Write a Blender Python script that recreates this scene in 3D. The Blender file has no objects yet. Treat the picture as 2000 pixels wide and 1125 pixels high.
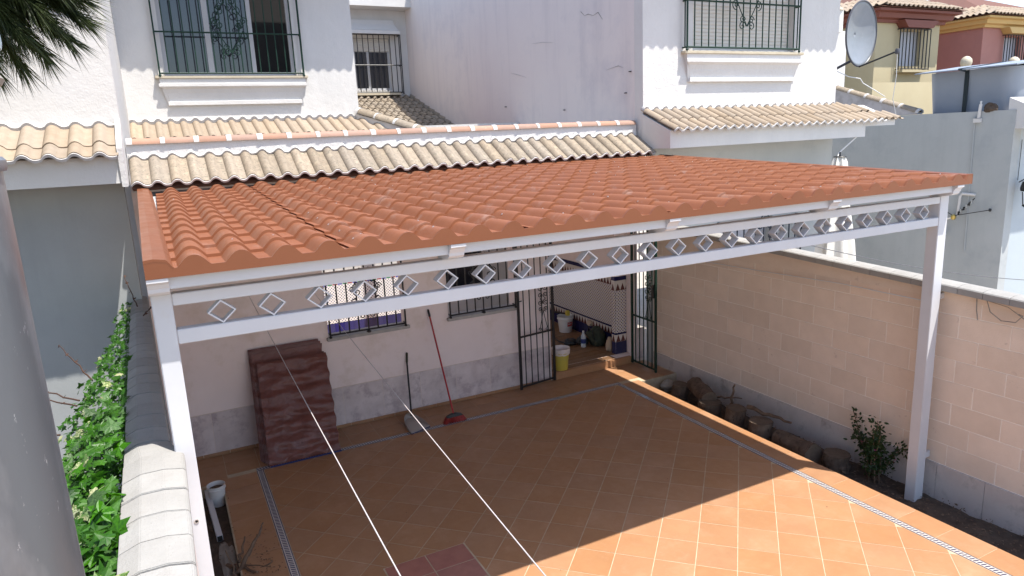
import bpy, bmesh, math, random
import numpy as np
from mathutils import Vector, Matrix, Euler, noise
random.seed(7)
R = math.radians; PI = math.pi
sc = bpy.context.scene
col = sc.collection
# ---------------------------------------------------------------- camera, world, sun, exposure
YAW, PIT, ROL, FOC = 0.46234081, 0.2153946, 0.04569556, 1.34831601
f_ = Vector((math.sin(YAW)*math.cos(PIT), math.cos(YAW)*math.cos(PIT), -math.sin(PIT)))
r_ = Vector((math.cos(YAW), -math.sin(YAW), 0)); d_ = f_.cross(r_)
rr = math.cos(ROL)*r_ + math.sin(ROL)*d_; dd = -math.sin(ROL)*r_ + math.cos(ROL)*d_
cam = bpy.data.cameras.new('camera'); camo = bpy.data.objects.new('camera', cam); col.objects.link(camo)
camo.matrix_world = Matrix(((rr.x, -dd.x, -f_.x, 0), (rr.y, -dd.y, -f_.y, 0), (rr.z, -dd.z, -f_.z, 4.0), (0, 0, 0, 1)))
cam.sensor_width = 36; cam.lens = FOC*1000/2000*36; cam.clip_start = 0.05; cam.clip_end = 2000
sc.camera = camo
w = bpy.data.worlds.new('World'); sc.world = w; w.use_nodes = True
nt = w.node_tree; bg = nt.nodes['Background']
sky = nt.nodes.new('ShaderNodeTexSky'); sky.sky_type = 'NISHITA'; sky.sun_disc = False
to_sun = Vector((.232, -.33, 1)).normalized()
sky.sun_elevation = math.asin(to_sun.z); sky.sun_rotation = math.atan2(to_sun.x, to_sun.y)
sky.air_density = 1.0; sky.dust_density = 1.0; sky.ozone_density = 1.0
nt.links.new(sky.outputs[0], bg.inputs[0]); bg.inputs[1].default_value = 0.15
sl = bpy.data.lights.new('sun', 'SUN'); sl.energy = 4.2; sl.angle = R(.53); sl.color = (1, .95, .87)
so = bpy.data.objects.new('sun', sl); col.objects.link(so)
so.rotation_euler = (-to_sun).to_track_quat('-Z', 'Y').to_euler(); so.location = (3, -5, 15)
sc.cycles.max_bounces = 12; sc.cycles.diffuse_bounces = 8
sc.view_settings.view_transform = 'Standard'; sc.view_settings.look = 'None'
sc.view_settings.exposure = 1.08; sc.view_settings.gamma = 1; sc.view_settings.use_curve_mapping = False

# ---------------------------------------------------------------- helpers
WM = {}
class G:
    def __init__(s): s.v = []; s.f = []; s.uv = {}
    def add(s, vs, fs):
        n = len(s.v); s.v += [tuple(v) for v in vs]; s.f += [tuple(i+n for i in f) for f in fs]; return n
    def box(s, x0, x1, y0, y1, z0, z1):
        s.add([(x0,y0,z0),(x1,y0,z0),(x1,y1,z0),(x0,y1,z0),(x0,y0,z1),(x1,y0,z1),(x1,y1,z1),(x0,y1,z1)],
              [(0,3,2,1),(4,5,6,7),(0,1,5,4),(1,2,6,5),(2,3,7,6),(3,0,4,7)]); return s
    def tube(s, pts, r, n=8, cap=True):
        pts = [Vector(p) for p in pts]; m = len(pts); rs = r if isinstance(r, (list, tuple)) else [r]*m
        base = len(s.v); up = None
        for i, p in enumerate(pts):
            t = (pts[min(i+1, m-1)] - pts[max(i-1, 0)]); t = t.normalized() if t.length > 1e-9 else Vector((0,0,1))
            if up is None: up = Vector((0,0,1)) if abs(t.z) < .9 else Vector((1,0,0))
            a = t.cross(up)
            if a.length < 1e-4: a = t.orthogonal()
            a.normalize(); b = a.cross(t).normalized(); up = b
            for k in range(n):
                q = 2*PI*k/n; s.v.append(tuple(p + rs[i]*(math.cos(q)*a + math.sin(q)*b)))
        for i in range(m-1):
            for k in range(n):
                a0 = base+i*n+k; a1 = base+i*n+(k+1) % n; s.f.append((a0, a1, a1+n, a0+n))
        if cap:
            s.f.append(tuple(base+k for k in range(n))[::-1]); s.f.append(tuple(base+(m-1)*n+k for k in range(n)))
        return s
    def lathe(s, c, prof, n=20, axis='z', cap=True):
        base = len(s.v)
        for (r, h) in prof:
            for k in range(n):
                q = 2*PI*k/n
                p = (r*math.cos(q), r*math.sin(q), h) if axis == 'z' else ((r*math.cos(q), h, r*math.sin(q)) if axis == 'y' else (h, r*math.cos(q), r*math.sin(q)))
                s.v.append((c[0]+p[0], c[1]+p[1], c[2]+p[2]))
        for i in range(len(prof)-1):
            for k in range(n):
                a0 = base+i*n+k; a1 = base+i*n+(k+1) % n; s.f.append((a0, a1, a1+n, a0+n))
        if cap:
            s.f.append(tuple(base+k for k in range(n))[::-1]); s.f.append(tuple(base+(len(prof)-1)*n+k for k in range(n)))
        return s
    def prism(s, poly, fn, a, b):
        """poly 2D points, fn(p, q, t) -> xyz, extruded t=a..b"""
        n = len(poly)
        s.add([fn(p, q, a) for p, q in poly]+[fn(p, q, b) for p, q in poly],
              [tuple(range(n))[::-1], tuple(range(n, 2*n))]+[(i, (i+1) % n, n+(i+1) % n, n+i) for i in range(n)]); return s
    def mesh(s, name):
        me = bpy.data.meshes.new(name); me.from_pydata(s.v, [], s.f); me.update()
        bm = bmesh.new(); bm.from_mesh(me); bmesh.ops.recalc_face_normals(bm, faces=bm.faces); bm.to_mesh(me); bm.free()
        return me
def put(o, parent):
    WM[o.name] = o.matrix_basis.copy()
    if parent is not None:
        o.parent = parent; o.matrix_parent_inverse = WM[parent.name].inverted()
def obj(name, g, mat, parent=None, smooth=False, M=None, kind=None, bevel=0):
    me = g.mesh(name) if isinstance(g, G) else g
    if isinstance(g, G):
        for m_ in (mat if isinstance(mat, (list, tuple)) else [mat]): me.materials.append(m_)
        if bevel:
            bm = bmesh.new(); bm.from_mesh(me)
            bmesh.ops.bevel(bm, geom=[e for e in bm.edges], offset=bevel, segments=2, affect='EDGES', clamp_overlap=True)
            bm.to_mesh(me); bm.free()
        if smooth:
            me.shade_smooth()
            try: me.set_sharp_from_angle(angle=R(smooth if smooth > 1 else 35))
            except Exception: pass
    o = bpy.data.objects.new(name, me); col.objects.link(o)
    if M is not None: o.matrix_basis = M
    put(o, parent)
    if kind: o['kind'] = kind
    return o
def thing(name, loc, label, cat, group=None):
    o = bpy.data.objects.new(name, None); col.objects.link(o); o.location = loc; o.empty_display_size = .1
    o.matrix_basis = Matrix.Translation(loc); WM[o.name] = o.matrix_basis.copy()
    o['label'] = label; o['category'] = cat
    if group: o['group'] = group
    return o
def tag(o, label, cat, group=None):
    o['label'] = label; o['category'] = cat
    if group: o['group'] = group
    return o
def T(*a): return Matrix.Translation(a)
def wallgrid(fn, a0, a1, z0, z1, holes, t0, t1):
    """solid wall in (a,z) with rectangular holes; fn(a,t,z)->xyz"""
    g = G(); xs = sorted({a0, a1, *[h[0] for h in holes], *[h[1] for h in holes]}); zs = sorted({z0, z1, *[h[2] for h in holes], *[h[3] for h in holes]})
    def full(i, j):
        if i < 0 or j < 0 or i >= len(xs)-1 or j >= len(zs)-1: return False
        cx = (xs[i]+xs[i+1])/2; cz = (zs[j]+zs[j+1])/2
        return not any(h[0] < cx < h[1] and h[2] < cz < h[3] for h in holes)
    for i in range(len(xs)-1):
        for j in range(len(zs)-1):
            if not full(i, j): continue
            x0, x1, y0, y1 = xs[i], xs[i+1], zs[j], zs[j+1]
            for t in (t0, t1): g.add([fn(x0,t,y0), fn(x1,t,y0), fn(x1,t,y1), fn(x0,t,y1)], [(0,1,2,3)])
            if not full(i-1, j): g.add([fn(x0,t0,y0), fn(x0,t1,y0), fn(x0,t1,y1), fn(x0,t0,y1)], [(0,1,2,3)])
            if not full(i+1, j): g.add([fn(x1,t0,y0), fn(x1,t1,y0), fn(x1,t1,y1), fn(x1,t0,y1)], [(0,1,2,3)])
            if not full(i, j-1): g.add([fn(x0,t0,y0), fn(x1,t0,y0), fn(x1,t1,y0), fn(x0,t1,y0)], [(0,1,2,3)])
            if not full(i, j+1): g.add([fn(x0,t0,y1), fn(x1,t0,y1), fn(x1,t1,y1), fn(x0,t1,y1)], [(0,1,2,3)])
    me = g.mesh('w'); bm = bmesh.new(); bm.from_mesh(me); bmesh.ops.remove_doubles(bm, verts=bm.verts, dist=1e-5)
    bmesh.ops.recalc_face_normals(bm, faces=bm.faces); g2 = G(); g2.v = [tuple(v.co) for v in bm.verts]; bm.verts.index_update()
    g2.f = [tuple(v.index for v in f.verts) for f in bm.faces]; bm.free(); return g2
YW = lambda a, t, z: (a, t, z)
XW = lambda a, t, z: (t, a, z)

# ---------------------------------------------------------------- materials
def srgb(*c): return tuple((x/12.92 if x <= .04045 else ((x+.055)/1.055)**2.4) for x in c)
def mat(name, c, c2=None, scale=6, rough=.7, bump=0, bscale=60, rnd=0, metal=0, detail=6, lo=.35, hi=.65, spots=None, spot_scale=40, spot_thr=.62,
        stretch=(1,1,1), spec=.4, trans=0, alpha=1, bump2=0, b2scale=4, stain=None, stain_scale=1.2, stain_thr=(.52,.75), streak=None):
    m = bpy.data.materials.new(name); m.use_nodes = True; n = m.node_tree; L = n.links; b = n.nodes['Principled BSDF']
    def N(t, **k):
        x = n.nodes.new(t)
        for a, v in k.items(): setattr(x, a, v)
        return x
    b.inputs['Roughness'].default_value = rough; b.inputs['Metallic'].default_value = metal
    b.inputs['Specular IOR Level'].default_value = spec
    if trans: b.inputs['Transmission Weight'].default_value = trans; b.inputs['IOR'].default_value = 1.33
    if alpha < 1: b.inputs['Alpha'].default_value = alpha
    tc = N('ShaderNodeTexCoord'); oi = N('ShaderNodeObjectInfo')
    mu = N('ShaderNodeVectorMath', operation='MULTIPLY'); mu.inputs[1].default_value = (37, 53, 71); L.new(oi.outputs['Random'], mu.inputs[0])
    ad = N('ShaderNodeVectorMath', operation='ADD'); L.new(tc.outputs['Object'], ad.inputs[0]); L.new(mu.outputs[0], ad.inputs[1])
    st = N('ShaderNodeVectorMath', operation='MULTIPLY'); st.inputs[1].default_value = stretch; L.new(ad.outputs[0], st.inputs[0]); vec = st.outputs[0]
    colr = None
    def noise_(s, d=detail, r=.6):
        x = N('ShaderNodeTexNoise'); x.inputs['Scale'].default_value = s; x.inputs['Detail'].default_value = d; x.inputs['Roughness'].default_value = r
        L.new(vec, x.inputs['Vector']); return x.outputs['Fac']
    def mix(fac, a, bb):
        x = N('ShaderNodeMix', data_type='RGBA')
        if isinstance(fac, float): x.inputs[0].default_value = fac
        else: L.new(fac, x.inputs[0])
        for i, v in ((6, a), (7, bb)):
            if isinstance(v, tuple): x.inputs[i].default_value = (*v, 1)
            else: L.new(v, x.inputs[i])
        return x.outputs[2]
    def rng(src, a, bb, c0=0., c1=1.):
        x = N('ShaderNodeMapRange'); x.inputs[1].default_value = a; x.inputs[2].default_value = bb; x.inputs[3].default_value = c0; x.inputs[4].default_value = c1
        L.new(src, x.inputs[0]); return x.outputs[0]
    cur = tuple(c)
    if c2 is not None: cur = mix(rng(noise_(scale), lo, hi), tuple(c), tuple(c2))
    if spots is not None: cur = mix(rng(noise_(spot_scale, 4, .7), spot_thr, spot_thr+.06), cur, tuple(spots))
    if stain is not None: cur = mix(rng(noise_(stain_scale, 8, .7), stain_thr[0], stain_thr[1]), cur, tuple(stain))
    if streak is not None:
        sv = N('ShaderNodeVectorMath', operation='MULTIPLY'); sv.inputs[1].default_value = (3.2,3.2,.3); L.new(tc.outputs['Object'], sv.inputs[0])
        sn = N('ShaderNodeTexNoise'); sn.inputs['Scale'].default_value = 1; sn.inputs['Detail'].default_value = 7; sn.inputs['Roughness'].default_value = .65; L.new(sv.outputs[0], sn.inputs['Vector'])
        mk = rng(sn.outputs['Fac'], .50, .85, 0, .55); cur = mix(mk, cur, tuple(streak))
    if rnd:
        hs = N('ShaderNodeHueSaturation'); L.new(rng(oi.outputs['Random'], 0, 1, 1-rnd, 1+rnd), hs.inputs['Value'])
        if isinstance(cur, tuple): hs.inputs['Color'].default_value = (*cur, 1)
        else: L.new(cur, hs.inputs['Color'])
        m2 = N('ShaderNodeMath', operation='FRACT'); m3 = N('ShaderNodeMath', operation='MULTIPLY'); m3.inputs[1].default_value = 17.3
        L.new(oi.outputs['Random'], m3.inputs[0]); L.new(m3.outputs[0], m2.inputs[0]); L.new(rng(m2.outputs[0], 0, 1, 1-rnd, 1+rnd), hs.inputs['Saturation'])
        cur = hs.outputs[0]
    if isinstance(cur, tuple): b.inputs['Base Color'].default_value = (*cur, 1)
    else: L.new(cur, b.inputs['Base Color'])
    if c2 is not None: L.new(rng(noise_(scale*1.7), .3, .7, max(rough-.1, .03), min(rough+.1, 1)), b.inputs['Roughness'])
    nrm = None
    for (s_, k, dist) in ((bump, bscale, .004), (bump2, b2scale, .02)):
        if s_:
            bp = N('ShaderNodeBump'); bp.inputs['Strength'].default_value = s_; bp.inputs['Distance'].default_value = dist
            L.new(noise_(k, 4), bp.inputs['Height'])
            if nrm: L.new(nrm, bp.inputs['Normal'])
            nrm = bp.outputs[0]
    if nrm: L.new(nrm, b.inputs['Normal'])
    return m
M = {}
M['white_plaster'] = mat('white_plaster', (.60,.585,.565), (.56,.545,.525), 1.5, .85, bump=.6, bscale=45, bump2=.35, b2scale=7, stain=(.55,.54,.535), stain_scale=.9, streak=(.50,.49,.475))
M['rough_plaster'] = mat('rough_plaster', (.60,.585,.57), (.56,.545,.53), 2, .9, bump=1, bscale=34, bump2=.5, b2scale=11, streak=(.53,.52,.51))
M['side_plaster'] = mat('side_plaster', (.66,.595,.575), (.70,.64,.605), .5, .9, bump=.3, bscale=50, spots=(.48,.44,.44), spot_scale=7, spot_thr=.74, stain=(.52,.48,.50), stain_scale=.5, streak=(.47,.43,.44))
M['porch_plaster'] = mat('porch_plaster', (.80,.68,.65), (.75,.63,.60), 1.3, .85, bump=.3, bscale=50, stain=(.64,.52,.45), stain_scale=2.2)
M['blue_plaster'] = mat('blue_plaster', (.40,.415,.415), (.365,.38,.38), .8, .85, bump=.3, bscale=40, bump2=.4, b2scale=3, stain=(.31,.33,.34), stain_scale=1.5, streak=(.30,.315,.32))  # darker copy for walls in open shade, shade put into the colour
M['pale_blue'] = mat('pale_blue', (.41,.455,.485), (.38,.42,.45), 1, .85, bump=.4, bscale=40)  # lit copy of the blue plaster for the sunny front wall
M['grey_plaster'] = mat('grey_plaster', (.36,.375,.38), (.32,.335,.34), 1, .85, bump=.4, bscale=40, streak=(.27,.28,.28))  # light wall, its colour darkened to deepen the shade under the eave
M['grime'] = mat('grime', (.45,.43,.44), (.30,.28,.28), 5, .9, bump=.6, bscale=40, lo=.45, hi=.75)
M['mortar_white'] = mat('mortar_white', (.52,.51,.50), (.42,.40,.39), 12, .9, bump=.8, bscale=60)
M['cap_terra'] = mat('cap_terra', (.34,.205,.15), (.30,.19,.145), 10, .85, bump=.4, bscale=80, rnd=.12, spots=(.7,.68,.65), spot_scale=25, spot_thr=.70)
M['tile_sand'] = mat('tile_sand', (.235,.190,.145), (.28,.232,.178), 14, .9, bump=.7, bscale=90, rnd=.12, spots=(.165,.145,.11), spot_scale=32, spot_thr=.545, stain=(.36,.30,.22), stain_scale=9, stain_thr=(.55,.7))
M['tile_cream'] = mat('tile_cream', (.27,.213,.158), (.31,.25,.19), 9, .9, bump=.5, bscale=90, rnd=.10, spots=(.25,.19,.12), spot_scale=30, spot_thr=.62)
M['tile_under'] = mat('tile_under', (.16,.07,.05), (.12,.06,.045), 10, .9)
M['roof_sheet'] = mat('roof_sheet', (.20,.073,.034), (.22,.082,.039), 3, .5, bump=.12, bscale=120, spots=(.21,.10,.072), spot_scale=5, spot_thr=.70, stain=(.29,.19,.155), stain_scale=3.5, stain_thr=(.57,.80), spec=.22)
M['flashing'] = mat('flashing', (.185,.066,.03), (.17,.06,.027), 3, .4, spec=.3)
M['white_paint'] = mat('white_paint', (.555,.56,.585), (.52,.525,.55), 3, .38, spec=.45, bump=.08, bscale=30, stain=(.52,.49,.46), stain_scale=5, stain_thr=(.6,.85))
M['metal_screw'] = mat('metal_screw', (.7,.7,.7), rough=.3, metal=.9)
M['tile_floor'] = mat('tile_floor', (.345,.183,.092), (.31,.158,.078), 5, .5, bump=.1, bscale=80, rnd=.035, detail=8, spots=(.29,.14,.072), spot_scale=18, spot_thr=.68, stain=(.43,.25,.145), stain_scale=2.5, stain_thr=(.5,.8), spec=.35)
M['tile_red'] = mat('tile_red', (.33,.135,.10), (.28,.11,.085), 8, .5, rnd=.08)
M['grout'] = mat('grout', (.47,.385,.28), (.38,.30,.20), 9, .95)
M['wainscot'] = mat('wainscot', (.50,.42,.41), (.64,.56,.55), 5, .35, rnd=.05, detail=10, lo=.3, hi=.7, stain=(.42,.345,.35), stain_scale=4, stain_thr=(.5,.62))
M['wainscot_grout'] = mat('wainscot_grout', (.62,.52,.45), rough=.9)
M['block'] = mat('block', (.72,.59,.485), (.67,.545,.445), 4, .9, bump=.8, bscale=60, rnd=.05, spots=(.58,.46,.38), spot_scale=5, spot_thr=.66)
M['block_joint'] = mat('block_joint', (.84,.76,.68), (.76,.67,.58), 8, .95, bump=.5, bscale=60)
M['plinth'] = mat('plinth', (.46,.40,.375), (.54,.48,.45), 3, .9, bump=.5, bscale=40, stain=(.24,.2,.18), stain_scale=3)
M['coping'] = mat('coping', (.27,.262,.25), (.30,.292,.28), 5, .9, bump=1, bscale=45, rnd=.07, spots=(.15,.14,.125), spot_scale=120, spot_thr=.64, stain=(.265,.252,.238), stain_scale=6)
M['soil'] = mat('soil', (.055,.038,.028), (.095,.068,.05), 9, .95, bump=1, bscale=35, bump2=.8, b2scale=8)
M['ground'] = mat('ground', (.32,.29,.25), (.4,.36,.32), 2, .95, bump=.4, bscale=20)
M['iron'] = mat('iron', (.012,.012,.013), rough=.45, spec=.5)
M['iron_green'] = mat('iron_green', (.007,.03,.02), rough=.6, spec=.3)
M['iron_blue'] = mat('iron_blue', (.012,.02,.035), rough=.45)
M['window_frame'] = mat('window_frame', (.42,.42,.43), rough=.4)
M['blind'] = mat('blind', (.58,.55,.50), rough=.6)
M['marble'] = mat('marble', (.50,.44,.33), (.44,.38,.28), 8, .5)
M['grey_sill'] = mat('grey_sill', (.33,.30,.28), (.4,.37,.34), 10, .7)
M['glass_dark'] = mat('glass_dark', (.02,.022,.028), rough=.06, spec=.8)
M['dark_inside'] = mat('dark_inside', (.015,.014,.014), rough=.9)  # near-black that stands in for unlit interiors
M['curtain'] = mat('curtain', (.10,.10,.12), (.07,.07,.09), 3, .9, stretch=(12,1,.3))
M['wood_floor'] = mat('wood_floor', (.20,.11,.055), (.15,.08,.04), 6, .6, rnd=.12, stretch=(.6,4,4))
M['galvanised'] = mat('galvanised', (.12,.13,.145), (.27,.28,.30), 4.5, .38, metal=.5, bump=.15, bscale=60, lo=.4, hi=.62, spots=(.36,.36,.38), spot_scale=90, spot_thr=.66, stretch=(1,1,.35))
M['plastic_brown'] = mat('plastic_brown', (.125,.042,.033), (.155,.056,.045), 6, .42, bump2=1, b2scale=9, bump=.2, bscale=26, spec=.4)
M['bark'] = mat('bark', (.07,.045,.032), (.14,.098,.07), 9, .95, bump=1, bscale=30, bump2=1, b2scale=10, stretch=(1,1,.5), spots=(.05,.03,.02), spot_scale=16, spot_thr=.58)
M['cut_wood'] = mat('cut_wood', (.13,.092,.066), (.085,.06,.042), 12, .9, bump=.5, bscale=30)
M['dry_wood'] = mat('dry_wood', (.17,.11,.07), (.1,.065,.045), 14, .9, bump=.8, bscale=30)
def leafmat(name, c, c2, scale=6, lo=.35, hi=.65, edge=None):
    m = mat(name, c, c2, scale, .42, rnd=.28, bump=.3, bscale=40, lo=lo, hi=hi, spec=.4)
    n = m.node_tree; b = n.nodes['Principled BSDF']; out = n.nodes['Material Output']
    tr = n.nodes.new('ShaderNodeBsdfTranslucent'); mx = n.nodes.new('ShaderNodeMixShader'); mx.inputs[0].default_value = .3
    src = b.inputs['Base Color'].links[0].from_socket
    n.links.new(src, tr.inputs[0]); n.links.new(b.outputs[0], mx.inputs[1]); n.links.new(tr.outputs[0], mx.inputs[2]); n.links.new(mx.outputs[0], out.inputs[0])
    return m
M['ivy'] = leafmat('ivy', (.028,.10,.012), (.065,.18,.022), 12)
M['ivy_pale'] = leafmat('ivy_pale', (.09,.17,.045), (.42,.43,.24), 9, .46, .54)
M['shrub_leaf'] = leafmat('shrub_leaf', (.018,.036,.012), (.04,.06,.02), 12)
M['needle'] = leafmat('needle', (.022,.04,.008), (.085,.12,.018), 4)
M['broom_red'] = mat('broom_red', (.35,.02,.018), rough=.35)
M['bristle'] = mat('bristle', (.42,.06,.05), (.3,.03,.03), 40, .7, stretch=(1,1,.1))
M['plastic_black'] = mat('plastic_black', (.012,.012,.013), rough=.4)
M['plastic_grey'] = mat('plastic_grey', (.30,.25,.22), rough=.4)
M['plastic_white'] = mat('plastic_white', (.60,.58,.56), rough=.4)
M['plastic_yellow'] = mat('plastic_yellow', (.50,.38,.05), (.44,.36,.08), 8, .5)
M['bag_white'] = mat('bag_white', (.62,.54,.5), rough=.5, bump2=.6, b2scale=20)
M['label_red'] = mat('label_red', (.4,.03,.03), (.5,.45,.42), 40, .5, lo=.55, hi=.6)
M['label_blue'] = mat('label_blue', (.02,.035,.14), rough=.4)
M['bottle_plastic'] = mat('bottle_plastic', (.7,.75,.8), rough=.12, alpha=.45, spec=.8)
M['bag_green'] = mat('bag_green', (.02,.028,.018), (.035,.04,.025), 9, .8, bump2=.5, b2scale=14)
M['cloth_beige'] = mat('cloth_beige', (.32,.24,.17), (.4,.3,.22), 9, .9, bump2=.6, b2scale=20)
M['tank_grey'] = mat('tank_grey', (.25,.28,.33), (.23,.26,.31), 2, .42, spec=.5)
M['strap_black'] = mat('strap_black', (.01,.02,.025), rough=.6)
M['dish'] = mat('dish', (.19,.205,.225), (.22,.235,.26), 3, .38, spots=(.3,.31,.33), spot_scale=9, spot_thr=.7, spec=.6)
M['dish_dark'] = mat('dish_dark', (.06,.06,.07), rough=.4)
M['cream_wall'] = mat('cream_wall', (.46,.39,.245), (.43,.36,.225), 1, .9, bump=.3, bscale=30)
M['brown_trim'] = mat('brown_trim', (.17,.05,.035), rough=.6)
M['pink_wall'] = mat('pink_wall', (.42,.20,.165), (.39,.185,.155), 1, .9, bump=.3, bscale=30)
M['yellow_trim'] = mat('yellow_trim', (.58,.39,.15), rough=.7)
M['pale_pane'] = mat('pale_pane', (.42,.43,.48), rough=.4)
M['canvas'] = mat('canvas', (.62,.60,.55), (.52,.5,.45), 8, .85)
M['rope'] = mat('rope', (.50,.46,.46), (.40,.36,.35), 90, .8)
M['wire'] = mat('wire', (.10,.10,.11), rough=.6)
M['cable_white'] = mat('cable_white', (.62,.62,.62), rough=.5)
M['lamp_blue'] = mat('lamp_blue', (.45,.58,.68), rough=.2, spec=.6)
M['brass'] = mat('brass', (.5,.38,.12), rough=.3, metal=.8)
M['stone_grey'] = mat('stone_grey', (.22,.20,.18), (.3,.28,.25), 8, .9, bump=.6, bscale=30)
M['brown_dark'] = mat('brown_dark', (.06,.03,.02), rough=.8)

def pattern_mat(name, kind):
    m = bpy.data.materials.new(name); m.use_nodes = True; n = m.node_tree; L = n.links; b = n.nodes['Principled BSDF']
    b.inputs['Roughness'].default_value = .22
    tc = n.nodes.new('ShaderNodeTexCoord'); sx = n.nodes.new('ShaderNodeSeparateXYZ')
    L.new(tc.outputs['UV'], sx.inputs[0])
    def mth(op, a, c=None, d=None):
        x = n.nodes.new('ShaderNodeMath'); x.operation = op
        for i, v in enumerate((a, c, d)):
            if v is None: continue
            if isinstance(v, (int, float)): x.inputs[i].default_value = v
            else: L.new(v, x.inputs[i])
        return x.outputs[0]
    u, v = sx.outputs[0], sx.outputs[1]
    def mix(fac, a, c):
        x = n.nodes.new('ShaderNodeMix'); x.data_type = 'RGBA'; L.new(fac, x.inputs[0])
        for i, q in ((6, a), (7, c)):
            if isinstance(q, tuple): x.inputs[i].default_value = (*q, 1)
            else: L.new(q, x.inputs[i])
        return x.outputs[2]
    if kind in ('lattice', 'lattice_dark'):
        def dia(o, s):
            fu = mth('ABSOLUTE', mth('SUBTRACT', mth('FRACT', mth('ADD', u, o)), .5)); fv = mth('ABSOLUTE', mth('SUBTRACT', mth('FRACT', mth('ADD', v, o)), .5))
            return mth('LESS_THAN', mth('ADD', fu, fv), s)
        d1 = dia(0, .23); d2 = dia(.5, .23)
        k = mth('FRACT', mth('MULTIPLY', mth('FLOOR', mth('ADD', u, v)), .5))
        c = mix(d1, (.55,.50,.46) if kind == 'lattice_dark' else (.78,.76,.74), (.03,.03,.16)); c = mix(d2, c, (.03,.03,.09) if kind == 'lattice' else (.05,.03,.03))
    elif kind in ('triangles', 'triangles_colour'):
        t = mth('SUBTRACT', 1, mth('MULTIPLY', 2, mth('ABSOLUTE', mth('SUBTRACT', mth('FRACT', u), .5))))
        inside = mth('LESS_THAN', v, t)
        if kind == 'triangles': c = mix(inside, (.55,.50,.46), (.10,.035,.03))
        else:
            k = mth('MODULO', mth('FLOOR', u), 3)
            cc = mix(mth('GREATER_THAN', k, .5), (.03,.03,.35), (.02,.2,.08)); cc = mix(mth('GREATER_THAN', k, 1.5), cc, (.3,.02,.02))
            c = mix(inside, (.65,.65,.62), cc)
    elif kind == 'braid':      # u along in pitches, v 0..1 across
        edge = mth('GREATER_THAN', mth('ABSOLUTE', mth('SUBTRACT', v, .5)), .40)
        mid = mth('LESS_THAN', mth('ABSOLUTE', mth('SUBTRACT', v, .5)), .27)
        s1 = mth('LESS_THAN', mth('FRACT', mth('ADD', u, mth('MULTIPLY', v, 1.0))), .52)
        c = mix(mth('MULTIPLY', mid, s1), (.44,.41,.38), (.045,.045,.09)); c = mix(edge, c, (.05,.05,.10))
    elif kind == 'tv_glass': pass
    L.new(c, b.inputs['Base Color']); return m
M['lattice'] = pattern_mat('lattice', 'lattice'); M['lattice_dark'] = pattern_mat('lattice_dark', 'lattice_dark')  # one dado tiling in two copies, sunlit and with shade in the colour
M['triangles'] = pattern_mat('triangles', 'triangles'); M['triangles_colour'] = pattern_mat('triangles_colour', 'triangles_colour')
M['braid'] = pattern_mat('braid', 'braid'); M['blue_tile'] = mat('blue_tile', (.03,.03,.13), rough=.2, rnd=.15)
M['navy_tile'] = mat('navy_tile', (.02,.02,.07), rough=.2, rnd=.15)
def uvquad(name, p, uv, mt, parent, thick=None):
    """front quad p[0..3] with uv, with a thickness vector behind it"""
    g = G(); t = Vector(thick); b = [tuple(Vector(q)+t) for q in p]
    g.add(list(p)+b, [(0,1,2,3),(4,7,6,5),(0,4,5,1),(1,5,6,2),(2,6,7,3),(3,7,4,0)])
    me = bpy.data.meshes.new(name); me.from_pydata(g.v, [], g.f); l = me.uv_layers.new(name='UVMap')
    cs = {0: uv[0], 1: uv[1], 2: uv[2], 3: uv[3], 4: uv[0], 5: uv[1], 6: uv[2], 7: uv[3]}
    for lp in me.loops: l.data[lp.index].uv = cs[lp.vertex_index]
    me.materials.append(mt); o = bpy.data.objects.new(name, me); col.objects.link(o); put(o, parent); return o

# ---------------------------------------------------------------- ground, beds, terrace
g = G(); g.add([(-300,-300,-.42),(300,-300,-.42),(300,300,-.42),(-300,300,-.42)], [(0,1,2,3)])
obj('ground', g, M['ground'], kind='structure')
def bed(name, x0, x1, y0, y1, z, amp):
    g = G(); nx = max(3, int((x1-x0)/.05)); ny = int((y1-y0)/.07); 
    vs = []
    for j in range(ny+1):
        for i in range(nx+1):
            x = x0+(x1-x0)*i/nx; y = y0+(y1-y0)*j/ny
            vs.append((x, y, z+amp*noise.noise(Vector((x*4, y*4, 1)))+amp*.5*noise.noise(Vector((x*15, y*15, 3)))))
    g.add(vs, [(j*(nx+1)+i, j*(nx+1)+i+1, (j+1)*(nx+1)+i+1, (j+1)*(nx+1)+i) for j in range(ny) for i in range(nx)])
    return obj(name, g, M['soil'], smooth=60, kind='structure')
g = G(); g.add([(-14,-6,-.38),(-.2,-6,-.38),(-.2,9.3,-.38),(-14,9.3,-.38)], [(0,1,2,3)]); obj('planted_yard', g, M['soil'], kind='structure')  # unseen dark ground added to cut bounce onto the left house wall
bed('soil_bed', 6.55, 7.37, 0, 8.65, -.2, .04); bed('soil_bed', -.15, .21, 0, 8.62, -.12, .03)
g = G(); g.box(.2, 6.58, -.5, 9.53, -.5, -.0022); g.box(-.15, .2, 8.6, 9.53, -.5, -.0024); g.box(6.58, 7.34, 8.66, 9.53, -.5, -.0026)
terr = obj('terrace', g, M['grout'], kind='structure')
g = G(); g.box(.2, 6.58, -7, -.502, -.5, -.006); obj('terrace', g, M['tile_floor'], kind='structure')  # unseen terrace extension, added to bounce light under the pergola
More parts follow.
